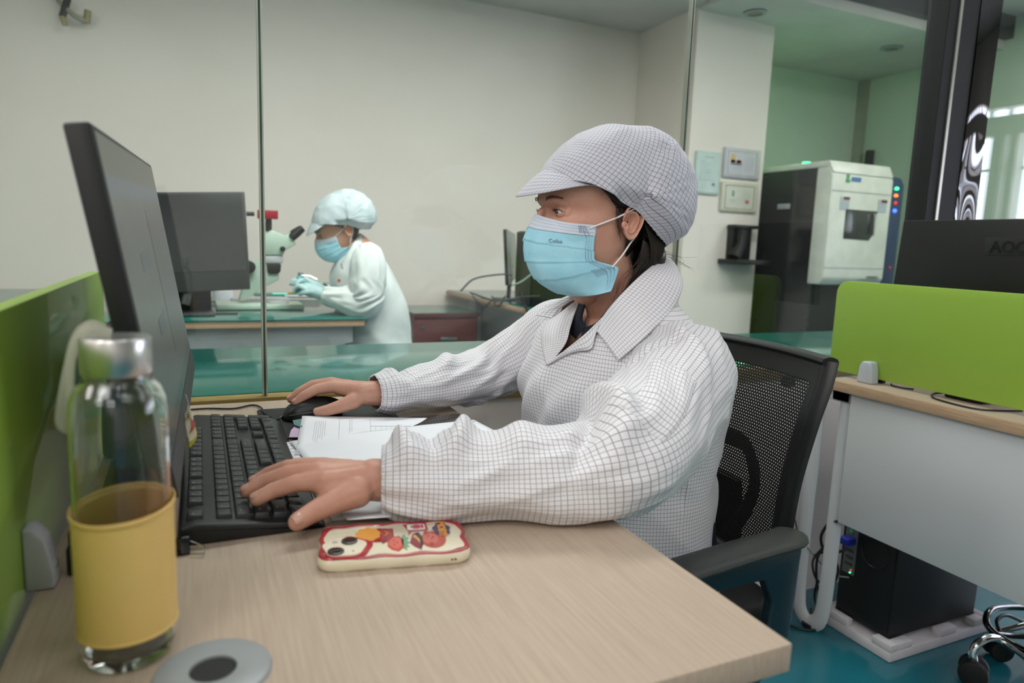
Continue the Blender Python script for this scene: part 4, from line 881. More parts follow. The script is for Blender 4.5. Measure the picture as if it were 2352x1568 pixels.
for y_,z,m_ in ((1.282,.190,'lred'),(1.284,.181,'lgreen')): obj('status_light',MB().ball((1.693,y_,z),.0022,8),M[m_],t)
gr=MB()
for i in range(9):
    for j in range(6): gr.box(1.6935,1.697,1.175+i*.0095,1.175+i*.0095+.006,.372+j*.009,.372+j*.009+.0055)
obj('vent_grille',gr,flat('vent_grey',(70,76,76),.4),t,False)
obj('fan_ring',MB().tube([(1.695,1.215+.042*math.cos(R(a)),.27+.042*math.sin(R(a))) for a in range(0,361,15)],.002,6),M['black'],t)
t=thing('foam_base','white styrofoam packing tray under the computer tower','foam tray',(1.88,1.24,0))
fm=MB().box(1.672,2.105,1.120,1.355,.0005,.030,.004)
for (a,b_,c_,d_) in ((1.672,1.70,1.120,1.18),(1.672,1.697,1.26,1.355),(2.078,2.105,1.12,1.20),(2.078,2.105,1.28,1.355),(1.70,1.76,1.120,1.148),(1.88,1.95,1.12,1.148),(2.03,2.078,1.12,1.148),(1.697,1.76,1.328,1.355),(2.0,2.078,1.328,1.355)): fm.box(a,b_,c_,d_,.029,.050,.003)
obj('tray',fm,M['styro'],t)
# cables beside the tower
cps=[('black cable drooping from under the right desk to the tower, thickest of the bundle',[(1.60,1.27,.355),(1.625,1.315,.33),(1.622,1.335,.28),(1.635,1.325,.235),(1.66,1.29,.25),(1.668,1.288,.262)],.0042,'cable'),
('black cable looped in a ring in front of the white leg loop',[(1.63,1.33,.25),(1.61,1.345,.20),(1.622,1.33,.145),(1.65,1.30,.15),(1.655,1.295,.20),(1.635,1.32,.235),(1.615,1.345,.22)],.0034,'cable'),
('long black cable running from the desk down past the foam tray',[(1.64,1.30,.30),(1.618,1.335,.22),(1.625,1.33,.12),(1.645,1.31,.05),(1.66,1.365,.01),(1.69,1.40,.008)],.0036,'cable'),
('grey-black cable lying in a curve on the teal floor by the leg loop',[(1.66,1.45,.005),(1.60,1.47,.005),(1.555,1.42,.005),(1.56,1.35,.005),(1.61,1.31,.005),(1.655,1.33,.02),(1.665,1.37,.06),(1.655,1.36,.12)],.0036,'cable'),
('thin black cable hanging behind the white leg loop',[(1.60,1.43,.34),(1.605,1.41,.28),(1.62,1.42,.24),(1.64,1.40,.27)],.0022,'cable'),
('thin grey cable with a green plug going into the tower',[(1.60,1.36,.24),(1.63,1.34,.20),(1.65,1.30,.175),(1.692,1.285,.165)],.0022,'cableg')]
for l,cp,r_,m_ in cps: tag(obj('cable',MB().tube(catmull([V(p) for p in cp],40),r_,7),M[m_]),l,'cable','cables beside the tower')

# other chair, mostly out of view: chrome leg, caster, black tubes at the lower right
cc=hz(2240,1560,0.0); 
t=thing('office_chair','chrome-legged office chair with black caster, only its foot showing at lower right','chair',(cc.x+.05,cc.y-.02,0))
def dp(x,y,k): d=ray(x,y); return CAM+d*k
k0=(cc-CAM).dot(_f)-.02
A1=dp(2238,1522,k0); 
leg=catmull([A1,dp(2234,1500,k0),dp(2246,1477,k0),dp(2272,1464,k0+.02),dp(2300,1470,k0+.03),dp(2360,1510,k0-.02),dp(2400,1545,k0-.05)],30)
obj('chrome_leg',MB().tube(leg,.0105,14),M['chrome'],t)
cw=MB()
wc=V((A1.x,A1.y,.034))
for s in (-1,1): cw.cyl(wc+V((.006*s,.004*s,0)),wc+V((.026*s,.014*s,0)),.034,n=24,bev=.005)
cw.tube([wc,V((A1.x,A1.y,A1.z))],[.016,.014],12); obj('caster',cw,M['blackm'],t)
HB=V((cc.x+.30,cc.y-.20,.105)); obj('hub',MB().cyl(HB-V((0,0,.03)),HB+V((0,0,.03)),.035,n=24,bev=.004).cyl(HB,HB+V((0,0,.16)),.022,n=16),M['black'],t)
obj('chrome_leg',MB().tube([leg[-1],lerp(leg[-1],HB,.5),HB],.0105,12),M['chrome'],t)
w2=dp(2290,1495,k0+.12); w2.z=.032; cw=MB()
for s in (-1,1): cw.cyl(w2+V((.006*s,.01*s,0)),w2+V((.014*s,.024*s,0)),.031,n=20,bev=.005)
cw.tube([w2,w2+V((0,0,.05))],.012,10); obj('caster',cw,M['blackm'],t)
obj('chrome_leg',MB().tube([w2+V((0,0,.045)),w2+V((.06,-.03,.07)),w2+V((.16,-.08,.09))],.009,12),M['chrome'],t)
rg=catmull([dp(x,y,k0+.04+dz) for x,y,dz in ((2380,1505,-.08),(2330,1482,-.03),(2290,1458,0),(2266,1430,.02),(2275,1402,.06),(2310,1394,.1),(2380,1396,.14))],40)
obj('foot_ring',MB().tube(rg,.009,12),M['blackg'],t,label='gloss black curved tube')
rg=catmull([dp(x,y,k0+.05+dz) for x,y,dz in ((2285,1455,0),(2330,1460,.02),(2400,1462,.04))],14); obj('foot_ring',MB().tube(rg,.008,10),M['blackg'],t)
rg=catmull([dp(x,y,k0+.06+dz) for x,y,dz in ((2296,1450,0),(2290,1425,.02),(2310,1412,.04),(2345,1425,.06),(2400,1450,.06))],24); obj('support_tube',MB().tube(rg,.005,10),M['black'],t)

# ================================================================ PEOPLE
HC=V((.655,1.105,1.15))   # head reference of the seated woman, facing -X
HT=[(1.003,.612,.640,.012),(1.012,.606,.668,.030),(1.03,.590,.690,.043),(1.05,.577,.706,.053),(1.075,.563,.722,.061),(1.10,.557,.740,.068),(1.13,.560,.752,.073),(1.15,.5655,.760,.075),(1.168,.557,.766,.077),(1.19,.560,.768,.078),(1.22,.579,.764,.073),(1.245,.603,.750,.062),(1.262,.635,.73,.040),(1.27,.65,.70,.012)]
def head_pt(u,v):
    z=1.003+v*(1.27-1.003); fx,bx,hw=cval(HT,z); a=2*math.pi*u
    cx=lerp(fx,bx,.52); ca,sa=math.cos(a),math.sin(a); n=2.35
    rx=(cx-fx) if ca<0 else (bx-cx); ex=2/n
    x=cx+rx*(abs(ca)**ex)*(1 if ca>0 else -1); y=1.105+hw*(abs(sa)**ex)*(1 if sa>0 else -1)
    p=V((x,y,z))
    if ca<0:
        for s in (-1,1):   # eye sockets, cheekbones, brow
            p.x+=.0075*gs(y-1.105,s*.031,.016)*gs(z,1.149,.012)
            p.x-=.0030*gs(y-1.105,s*.036,.020)*gs(z,1.118,.014)
            p.x-=.0025*gs(y-1.105,s*.030,.022)*gs(z,1.170,.008)
        p.x-=.006*gs(y,1.105,.011)*gs(z,1.146,.016)
        p.y+=(1 if y<1.105 else -1)*.004*gs(x,.60,.03)*gs(z,1.16,.02)
    return p
def head_solid(mb):
    mb.grid(head_pt,64,60,wrap=True)
    mb.ball((.63,1.105,1.012),(.018,.018,.010)); mb.ball((.67,1.105,1.262),(.03,.03,.010))
    mb.chain([(V((.557,1.105,1.150)),.0075),(V((.547,1.105,1.128)),.0085),(V((.538,1.105,1.108)),.0115)],10)
    for s in (-1,1): mb.ball((.548,1.105+s*.012,1.103),(.011,.008,.008))
    for s in (-1,1): mb.ball((.5815,1.105+s*.031,1.1475),(.0122,.0122,.0122),20); mb.ball((.586,1.105+s*.044,1.1475),(.009,.007,.010),14)
    mb.ball((.564,1.105,1.064),(.010,.020,.008)); mb.ball((.566,1.105,1.053),(.010,.018,.007)); mb.ball((.602,1.105,1.024),(.014,.018,.012))
    return mb
def ear(mb,s,c=V((.690,0,1.134))):
    y0=1.105+s*.0775; c=V((c.x,y0,c.z)); tilt=R(12)
    def Rr(a): # outline radius, a=0 towards back, 90 up
        return cval([(-180,.0155),(-135,.020),(-100,.030),(-80,.0305),(-45,.0215),(0,.0205),(45,.027),(80,.032),(120,.031),(150,.022),(180,.0155)],math.degrees(a))[0]
    def fn(u,v):
        a=-math.pi+2*math.pi*u; r=v; Ro=Rr(a)
        front=sstep(R(130),R(175),abs(a)); h=.004+.0085*r*(1-front)
        h+=.0045*gs(r,.90,.09)*(1-.8*front); h-=.0045*gs(r,.74,.10)*(1-front)*(1-sstep(-.5,-1.4,a)*.9)
        h+=.0045*gs(r,.56,.10)*(1 if a<R(100) else .3); h-=.0048*gs(r,.22,.28); 
        if r>.97: h-=.002
        x=c.x+Ro*r*math.cos(a); z=c.z+Ro*r*math.sin(a); dx,dz=x-c.x,z-c.z
        return V((c.x+dx*math.cos(tilt)+dz*math.sin(tilt)*.6,y0+s*h,c.z+dz*math.cos(tilt)))
    b=bmesh.new(); n,m=56,22; g=[[b.verts.new(fn(i/n,max(j/(m-1),.02))) for i in range(n)] for j in range(m)]
    back=[b.verts.new(V((c.x+(g[-1][i].co.x-c.x)*.93,g[-1][i].co.y-s*.0045,c.z+(g[-1][i].co.z-c.z)*.93))) for i in range(n)]
    bk2=[b.verts.new(V((c.x-.004+(g[-1][i].co.x-c.x)*.55,y0-s*.004,c.z+(g[-1][i].co.z-c.z)*.6))) for i in range(n)]
    for A,B in list(zip(g,g[1:]))+[(g[-1],back),(back,bk2)]:
        for i in range(n): b.faces.new((A[i],A[(i+1)%n],B[(i+1)%n],B[i]))
    b.faces.new(g[0][::-1]); b.faces.new(bk2)
    bmesh.ops.recalc_face_normals(b,faces=b.faces); mb._add(b)
    mb.ball((c.x-.0145,y0+s*.005,c.z-.004),(.0045,.0045,.0065),10)  # tragus
    return mb
def eye_parts(par,xf=None,skinm=None):
    for s in (-1,1):
        e=V((.5805,1.105+s*.031,1.1475))
        mb=MB().ball(e,.0122,24); 
        if xf: mb.mtx(xf)
        eb=obj('eyeball',mb,M['eye'],par,label=None)
        g=V((-.985,s*-.02+.0,-.10)).normalized(); mb=MB(); f=frame(e+g*.0109,(0,1,0),(0,0,1)); 
        mb.lathe([(0,.0018),(.0030,.00165),(.0052,.0010),(.0058,.0),(.0056,-.001)],(0,0,0),24,mtx=Matrix.Translation(e+g*.0109)@V((0,0,1)).rotation_difference(g).to_matrix().to_4x4())
        if xf: mb.mtx(xf)
        obj('iris',mb,M['iris'],eb)
def lids(mb,up=1.0):
    # eyelid shells around each eyeball
    for s in (-1,1):
        e=V((.5805,1.105+s*.031,1.1475)); r=.0126
        for top in (1,0):
            def fn(u,v,top=top):
                az=R(-100+200*u); lim=(R(22) if top else R(-15))*math.cos(az*1.38)**.8 if abs(az*1.38)<math.pi/2 else 0
                lim-= R(3)*math.sin(az)*(-s)*(1)
                el=lerp(lim,R(75) if top else R(-70),v); rr=r+(.0005*gs(v,.03,.06))-.0022*sstep(.45,1,v)
                return e+V((-math.cos(az)*math.cos(el)*rr*1.03,math.sin(az)*math.cos(el)*rr*1.12,math.sin(el)*rr))
            b=MB().grid(fn,28,14).bm
            bmesh.ops.solidify(b,geom=b.faces[:],thickness=.0008); mb._add(b)
    return mb
def lashes(par,xf=None):
    mb=MB()
    for s in (-1,1):
        e=V((.5805,1.105+s*.031,1.1475)); r=.0139
        P=[]
        for k in range(15):
            az=R(-62+124*k/14); el=R(22)*max(0,math.cos(az*1.38))**.8-R(3)*math.sin(az)*(-s)
            p=e+V((-math.cos(az)*math.cos(el)*r*1.03,math.sin(az)*math.cos(el)*r*1.12,math.sin(el)*r)); P.append(p)
            if 1<k<14:
                d=(p-e).normalized(); mb.tube([p,p+d*.003+V((0,0,-.0008)),p+d*.0058+V((0,0,.0008))],[.0003,.00022,.0001],4)
        mb.tube(P,.0006,5)
    if xf: mb.mtx(xf)
    obj('eyelashes',mb,M['hair'],par)
    mb=MB()
    for s in (-1,1):
        for k in range(150):
            t_=k/149; y=1.105+s*(.014+.036*t_); z=1.170+.006*math.sin(t_*2.2)-.004*t_+random.uniform(-.0032,.0032)*(1-.6*t_); fx=cval(HT,z)[0]
            dx=.0045*(abs(y-1.105)/.05)**2.4*3.0
            p=V((fx-.0008+dx-.0025*gs(y-1.105,s*.03,.022),y,z)); mb.tube([p,p+V((.001+.002*t_,s*.0042,.0016-.003*t_))],[.0004,.00012],3)
    if xf: mb.mtx(xf)
    return obj('eyebrows',mb,M['brow'],par)

# --- cap -------------------------------------------------------------
CC=V((.700,1.100,1.180))
CR=[(-180,.150),(-150,.146),(-125,.12),(-90,.09),(-60,.105),(-35,.147),(-20,.153),(0,.155),(20,.154),(45,.146),(62,.138),(80,.131),(95,.129),(115,.129),(135,.131),(152,.137),(165,.143),(180,.150)]
def cap_dir(th,al):   # th: 0 at the side pole (-Y) .. pi at the other; al: angle in the XZ plane
    rad=cval(CR,math.degrees(al))[0]; w_=.108+ .012*max(0,math.cos(al))
    st,ct=math.sin(th),math.cos(th)
    n=2.25; k=(abs(st)**n+abs(ct)**n)**(-1/n); st*=k; ct*=k
    x=CC.x+rad*st*math.cos(al); z=CC.z+rad*st*math.sin(al); y=CC.y-w_*ct
    back=sstep(R(75),R(20),abs(al-R(15))); 
    d=.0035*back*(1-2*abs(noise.noise(V((al*5.5,ct*3,.3)))))+.003*(1-2*abs(noise.noise(V((x*18,y*18,z*18)))))
    wr=gs(al,R(62),R(16))*(1-2*abs(noise.noise(V((ct*9,al*3,1.7)))))*.004
    v=V((x,y,z)); v+=(v-CC).normalized()*(d+wr)*min(1,abs(math.sin(th))*1.5); return v
def edge_z(x,side):   # height of the lower edge of the cap at depth x
    return cval([(.50,1.20),(.57,1.200),(.60,1.195),(.627,1.183),(.668,1.165),(.706,1.153),(.730,1.134),(.757,1.112),(.79,1.098),(.84,1.093)],x)[0]
def make_cap(par,xf=None,m='capc'):
    b=bmesh.new(); uvl=b.loops.layers.uv.new('cloth'); nu,nv=150,110
    g=[[b.verts.new(cap_dir(max(.02,math.pi*j/(nv-1)) if j<nv-1 else math.pi-.02,-math.pi+2*math.pi*i/nu)) for i in range(nu)] for j in range(nv)]
    def uvq(i,j):
        th=math.pi*j/(nv-1); tt=th if th<math.pi/2 else math.pi-th; al=-math.pi+2*math.pi*i/nu+R(32); rr=tt*.128; return (rr*math.cos(al),rr*math.sin(al)*(1 if th<math.pi/2 else 1))
    for j in range(nv-1):
        for i in range(nu):
            q=(g[j][i],g[j][(i+1)%nu],g[j+1][(i+1)%nu],g[j+1][i]); c=sum((v.co for v in q),V())/4
            if c.z<edge_z(c.x,0)-.002: continue
            f=b.faces.new(q)
            for l,(a,k) in zip(f.loops,((i,j),(i+1,j),(i+1,j+1),(i,j+1))): l[uvl].uv=uvq(a,k)
    
    for row in (g[0],g[-1][::-1]):
        f=b.faces.new(row)
        for l in f.loops: l[uvl].uv=(.0035,.0035)
    for v in b.verts:
        if v.is_boundary and v.co.z<edge_z(v.co.x,0)+.02: v.co.z=lerp(v.co.z,edge_z(v.co.x,0),.9)
    # draw the hem inwards
    for v in b.verts:
        k=sstep(.030,0,v.co.z-edge_z(v.co.x,0))
        if k>0:
            cen=V((.665,1.105,v.co.z)); d=(v.co-cen); d.z=0; L_=d.length
            tgt=cen+d.normalized()*min(L_,lerp(.088,.135,sstep(.69,.80,v.co.x))); v.co=lerp(v.co,tgt,k*.75*sstep(.63,.66,v.co.x))
    bmesh.ops.delete(b,geom=[v for v in b.verts if not v.link_faces],context='VERTS')
    mb=MB()._add(b)
    if xf: mb.mtx(xf)
    o=obj('cap',mb,M[m],par,ang=None); s=o.modifiers.new('s','SOLIDIFY'); s.thickness=.0012
    # hem band
    def hem(u,v):
        a=u*2*math.pi; x=.71-.14*math.cos(a); 
        return None
    # visor
    def vis(u,v):
        a=R(-90+180*u); c_=max(0,math.cos(a)); sn=math.sin(a)
        ro=V((.624-.026*c_,1.105+.080*sn,1.193+.052*c_**1.1)); tip=V((.598-.086*c_**.9,1.105+.084*sn,1.194-.021*c_))
        p=lerp(ro,tip,v); p+=V((-.006,0,.004))*math.sin(v*math.pi)*c_
        return p
    mb=MB().grid(vis,60,24,uvfn=lambda u,v:((u-.5)*.25,.5+v*.09))
    if xf: mb.mtx(xf)
    o=obj('visor',mb,M[m],par,ang=None); s=o.modifiers.new('s','SOLIDIFY'); s.thickness=.0016
    return o
# --- mask ------------------------------------------------------------
MR=[ # rows top to bottom: z and x at columns dy=0,.02,.04,.055,.068,(flap .078)
 [(.5440,1.1440),(.5535,1.1375),(.575,1.1315),(.600,1.1285),(.6280,1.1270)],
 [(.5350,1.1280),(.5430,1.1235),(.567,1.1190),(.596,1.1160),(.6270,1.1140)],
 [(.5260,1.1060),(.5340,1.1030),(.560,1.1000),(.592,1.0980),(.6250,1.0960)],
 [(.5240,1.0850),(.5330,1.0830),(.558,1.0820),(.590,1.0810),(.6260,1.0790)],
 [(.5280,1.0640),(.5370,1.0630),(.561,1.0640),(.593,1.0650),(.6300,1.0665)],
 [(.5380,1.0440),(.5470,1.0430),(.571,1.0450),(.606,1.0510),(.6560,1.0600)],
 [(.5560,1.0250),(.5640,1.0240),(.588,1.0270),(.622,1.0360),(.6730,1.0540)],
 [(.5800,1.0110),(.5870,1.0100),(.608,1.0120),(.636,1.0190),(.6680,1.0340)],
 [(.6020,1.0020),(.6080,1.0010),(.622,1.0020),(.640,1.0060),(.6600,1.0130)]]
MDY=[0,.021,.043,.058,.0705]
def mask_pt(u,v,s):
    rw=v*(len(MR)-1); i=min(int(rw),len(MR)-2); f=rw-i; t_=u*(len(MDY)-1)
    def rowp(r):
        tb=[(k,MR[r][k][0],MR[r][k][1],MDY[k]) for k in range(5)]; return V(cval(tb,t_))
    tb=[(k,*rowp(k)) for k in range(len(MR))] if False else None
    a,b_,c,d=[rowp(min(max(i+q,0),len(MR)-1)) for q in (-1,0,1,2)]
    p=.5*((2*b_)+(c-a)*f+(2*a-5*b_+4*c-d)*f*f+(3*b_-a-3*c+d)*f**3)
    x,z,dy=p; dyw=dy*(1+.10*sstep(.45,.7,v))
    # pleats
    pl=0
    for k,pc_ in enumerate((.34,.52,.68)):
        w_=pc_+.05*(1-u)*(k-1); q=v-w_; pl+=.0022*math.exp(-abs(q)*26)*(1 if q<0 else -.4)*(1-.3*u)
    pl+=.0012*noise.noise(V((u*3,v*7,s)))
    fx,bx,hw=cval(HT,z); q=dyw/hw
    if q<.97:
        cx_=lerp(fx,bx,.52); fxs=cx_-(cx_-fx)*(1-q**2.35)**(1/2.35)-.0035-.012*gs(dyw,0,.016)*gs(z,1.11,.03); x=min(x,fxs)
    return V((x-pl,1.105+s*(dyw+pl*.4),z))
def make_mask(par,xf=None,detail=True):
    W=0.20
    def full(u,v):
        s=-1 if u<.5 else 1; return mask_pt(abs(u-.5)*2,v,s)
    mb=MB().grid(full,81,90)
    if xf: mb.mtx(xf)
    o=obj('face_mask',mb,M['mask'],par,ang=None); s=o.modifiers.new('s','SOLIDIFY'); s.thickness=.0010; s.offset=0
    mb=MB().grid(lambda u,v: full(u,v*.175-.002)+V((-.0009,(-.0006 if u<.5 else .0006),.0006)),81,18)
    if xf: mb.mtx(xf)
    bnd=obj('mask_band',mb,M['maskw'],o,ang=None,label='white top band of the mask'); s=bnd.modifiers.new('s','SOLIDIFY'); s.thickness=.0006; s.offset=0
    for sd in (-1,1):
        e1=mask_pt(.97,.06,sd); e2=mask_pt(.97,.70,sd); yy=1.105+sd*.085
        et=V((.706,yy+sd*.002,1.162)); eb=V((.690,yy,1.100))
        p1=catmull([e1+V((-.003,sd*.001,0)),lerp(e1,et,.5)+V((0,sd*.0035,0)),V((.690,1.105+sd*.0885,1.157)),V((.708,1.105+sd*.080,1.158)),V((.716,1.105+sd*.077,1.135)),V((.705,1.105+sd*.078,1.112)),V((.690,1.105+sd*.083,1.097)),lerp(e2,eb,.5)+V((0,sd*.003,0)),e2+V((-.002,sd*.001,0))],50)
        mb=MB().tube(p1,.00155,8)
        if xf: mb.mtx(xf)
        obj('ear_loop',mb,M['loop'],o)
    if detail:
        mb=MB()
        def dash(u0,v0,u1,v1,w_=.0006):
            a=full(u0,v0)+V((-.0016,-.001,0)); b_=full(u1,v1)+V((-.0016,-.001,0)); mb.tube([a,b_],w_*.5,4)
        for vv in (.045,.085,.125,.165):
            for k in range(34): u=.02+k*.0138; dash(u,vv,u+.006,vv)
        for uu in (.012,.028,.044):
            for k in range(46): v=.12+k*.0185; dash(uu,v,uu+.007,v)
        obj('stitching',mb,M['stitch'],o,False)
        p0=full(.235,.265); pu=full(.17,.262)-full(.30,.268); pv=full(.235,.22)-full(.235,.31)
        mt=frame(p0+V((-.0012,-.0012,0)),pu,pv)
        obj('mask_lettering',text('Cofoe',.0095,.0002,mt),M['stitch'],o,False)
        mb=MB()
        for (uc,vc) in ((.035,.09),(.05,.72)):
            for a in range(6):
                for b_ in range(7): q=full(uc+a*.008,vc-.05+b_*.016)+V((-.0016,-.0010,0)); mb.ball(q,.0007,5)
        obj('weld_dots',mb,M['stitch'],o,False)
    return o

# ---------------------------------------------------------------- the woman's body (one continuous skin)
sk=MB(); head_solid(sk)
def hand(mb,wr,tips,fr_=None):
    # wr: list of forearm/wrist (p,r); tips: five chains [(p,r)...] from knuckle to tip
    mb.chain(wr)
    w0=wr[-1][0]; prev=None
    for k,ch in enumerate(tips):
        mb.chain(ch,12)
        if k>0:
            kn=ch[0]; mid=lerp(w0,kn[0],.5)+V((0,0,.001)); mb.chain([(w0+(kn[0]-w0)*.10,.0225),(lerp(w0,kn[0],.3),.0195),(mid,.0165),(lerp(w0,kn[0],.75),.0145),(kn[0],kn[1])],12)
            if prev: 
                for f,q_ in ((.35,.018),(.6,.0155),(.85,.0125),(1.0,.0112)): mb.chain([(lerp(w0,prev,f),q_),(lerp(w0,kn[0],f),q_)],10)
            prev=kn[0]
        else:
            mb.chain([(w0+(ch[0][0]-w0)*.1,.016),(ch[0][0],ch[0][1])],12)
    return mb
def fin(pts,rs): return [(V(p),r) for p,r in zip(pts,rs)]
# left hand (near) on the keyboard
nearw=[(V((.40,.745,.800)),.036),(V((.30,.765,.798)),.033),(V((.225,.787,.796)),.0285),(V((.186,.797,.799)),(.0260))]
thumbL=fin([(.162,.783,.792),(.133,.775,.786),(.109,.767,.779),(.091,.759,.7735)],[.0205,.0155,.0122,.0105])
sk.chain([(V((.165,.785,.793)),.018),(V((.140,.785,.795)),.014),(V((.122,.790,.802)),.012)])
idxL=fin([(.127,.791,.807),(.096,.803,.803),(.071,.812,.794),(.0525,.813,.7855)],[.0132,.0110,.0098,.0088])
midL=fin([(.124,.815,.810),(.090,.829,.807),(.062,.840,.796),(.0435,.8395,.7865)],[.0132,.0108,.0096,.0086])
rinL=fin([(.127,.838,.807),(.093,.861,.804),(.071,.871,.795),(.054,.870,.7865)],[.0128,.0103,.0092,.0083])
pinL=fin([(.135,.858,.802),(.108,.884,.799),(.090,.897,.792),(.075,.903,.786)],[.0118,.0092,.0084,.0076])
hand(sk,nearw,[thumbL,idxL,midL,rinL,pinL])
# right hand (far) on the mouse
farw=[(V((.46,1.30,.812)),.031),(V((.37,1.275,.800)),.027),(V((.305,1.262,.800)),.0245),(V((.276,1.262,.801)),.0235)]
thumbR=fin([(.252,1.252,.789),(.226,1.250,.781),(.206,1.254,.775),(.190,1.262,.771)],[.0160,.0125,.0108,.0092])
idxR=fin([(.224,1.287,.812),(.192,1.293,.807),(.170,1.291,.797),(.1545,1.290,.785)],[.0128,.0104,.0094,.0082])
midR=fin([(.222,1.307,.814),(.189,1.318,.810),(.166,1.318,.799),(.149,1.317,.786)],[.0128,.0104,.0094,.0083])
rinR=fin([(.225,1.327,.808),(.195,1.340,.802),(.172,1.341,.790),(.158,1.338,.777)],[.0122,.0098,.0088,.0080])
pinR=fin([(.232,1.343,.799),(.206,1.358,.792),(.186,1.361,.779),(.174,1.358,.768)],[.0112,.0090,.0082,.0076])
hand(sk,farw,[thumbR,idxR,midR,rinR,pinR])
# arms, neck, trunk
sk.chain([(V((.74,.915,.90)),.048),(V((.62,.82,.865)),.045),(V((.50,.735,.815)),.038),(V((.40,.745,.800)),.036)],16)
sk.chain([(V((.72,1.285,.90)),.048),(V((.64,1.34,.86)),.045),(V((.565,1.345,.822)),.038),(V((.46,1.30,.815)),.036)],16)
sk.chain([(V((.685,1.105,1.06)),.055),(V((.705,1.105,1.02)),.052),(V((.725,1.105,.965)),.056),(V((.735,1.105,.92)),.075)],24)
sk.chain([(V((.630,1.105,1.020)),.018),(V((.655,1.105,1.018)),.036),(V((.68,1.105,1.03)),.045)],16)
for s in (-1,1): sk.chain([(V((.72,1.105+s*.03,.94)),.042),(V((.735,1.105+s*.12,.93)),.045),(V((.74,1.105+s*.17,.905)),.045)],16)
sk.chain([(V((.745,1.06,.86)),.10),(V((.76,1.06,.72)),.095),(V((.78,1.06,.58)),.105)],24); sk.chain([(V((.745,1.15,.86)),.10),(V((.76,1.15,.72)),.095),(V((.78,1.15,.58)),.105)],24)
for s in (-1,1): sk.chain([(V((.78,1.105+s*.085,.555)),.085),(V((.42,1.105+s*.10,.545)),.065),(V((.36,1.105+s*.10,.50)),.055),(V((.34,1.105+s*.10,.10)),.038)],16)
body=remesh(sk,.0021,5,.5)
ear(body,-1); ear(body,1); lids(body)
woman=tag(obj('person',body,M['skin'],None,ang=None),'seated person in white grid coat, brimmed cap and blue mask, typing at the near desk','person')
setback(woman,(.78,1.105,.5))
eye_parts(woman); lashes(woman)
# finger nails
def nail(tip,prev,up,r,par=woman,w_=1.0):
    d=(tip-prev).normalized(); u=(up-d*up.dot(d)).normalized(); s_=d.cross(u).normalized()
    c=tip+u*r*.55+d*r*.05
    def fn(a,b_): 
        x=(a*2-1)*r*.62*w_; y=(b_*2-1)*r*.70-r*.12; z=r*.44*(1-(a*2-1)**2*.62)-abs(b_*2-1)**3*r*.12*(1 if b_>.5 else 1); k=1-.25*abs(b_*2-1)**4
        return c+s_*x*k+d*y+u*z
    o=obj('fingernail',MB().grid(fn,9,9),M['nail'],par,ang=None); s=o.modifiers.new('s','SOLIDIFY'); s.thickness=.0004; s.offset=1
UPV=V((-.1,-.12,1))
for ch,u_ in ((idxL,V((-.1,-.15,1))),(midL,UPV),(rinL,UPV),(pinL,UPV),(thumbL,V((-.05,-.75,.75))),(idxR,UPV),(midR,UPV),(rinR,UPV),(pinR,UPV),(thumbR,V((-.2,-.75,.7)))): nail(ch[-1][0],ch[-2][0],u_,ch[-1][1])
make_cap(woman); make_mask(woman)

# --- hair ------------------------------------------------------------
hm=MB()
def hs(u,v):  # shell over scalp, temple and nape
    p=head_pt(u,v); c=V((.665,1.105,p.z)); d=p-c; d.z=0; return p+d.normalized()*(.0055+.0012*noise.noise(V((u*60,v*4,0))))
b=bmesh.new(); nu,nv=360,170; g=[[b.verts.new(hs(i/nu,j/(nv-1))) for i in range(nu)] for j in range(nv)]
def hairy(p):
    x,z=p.x,p.z; line=cval([(.55,1.215),(.60,1.212),(.625,1.195),(.650,1.168),(.668,1.150),(.684,1.120),(.698,1.085),(.72,1.06),(.75,1.03)],x)[0]
    return z>line
for j in range(nv-1):
    for i in range(nu):
        q=(g[j][i],g[j][(i+1)%nu],g[j+1][(i+1)%nu],g[j+1][i]); c=sum((v.co for v in q),V())/4
        if hairy(c): b.faces.new(q)
bmesh.ops.delete(b,geom=[v for v in b.verts if not v.link_faces],context='VERTS'); bmesh.ops.recalc_face_normals(b,faces=b.faces)
hm._add(b)
rh=random.Random(8)
def strand(pts,r=.0007): hm.tube(catmull(pts,12),[r]*10+[r*.6,r*.2],4)
for s in (-1,1):
    for k in range(150):   # temple swept back to the ear
        t_=k/149; x0=.598+.05*t_+rh.uniform(-.003,.003); z0=1.222-.018*t_; yy=1.105+s*(.074-.010*(1-t_)+.007)
        strand([(x0,yy,z0),(x0+.03,1.105+s*.0855,z0-.032-.008*t_+rh.uniform(-.003,.003)),(x0+.07,1.105+s*(.086),1.163-.016*t_+rh.uniform(-.004,.003))],.0008)
    for k in range(26):
        x0=.655+rh.uniform(0,.015); strand([(x0,1.105+s*.083,1.16),(x0+.004+rh.uniform(-.003,.003),1.105+s*.081,1.13),(x0+.010+rh.uniform(-.004,.006),1.105+s*.078,1.11+rh.uniform(-.012,.012))],.00025)
    for k in range(110):  # behind the ear, gathered at the nape
        t_=k/109; strand([(.712+.05*t_,1.105+s*(.084-.012*t_),1.150-.02*t_),(.735+.05*t_,1.105+s*(.078-.02*t_),1.105),(.765+.03*t_+rh.uniform(-.004,.004),1.105+s*(.05-.02*t_),1.062+rh.uniform(-.006,.006)),(.785+.02*t_,1.105+s*.02,1.045+rh.uniform(-.015,.01))],.0009)
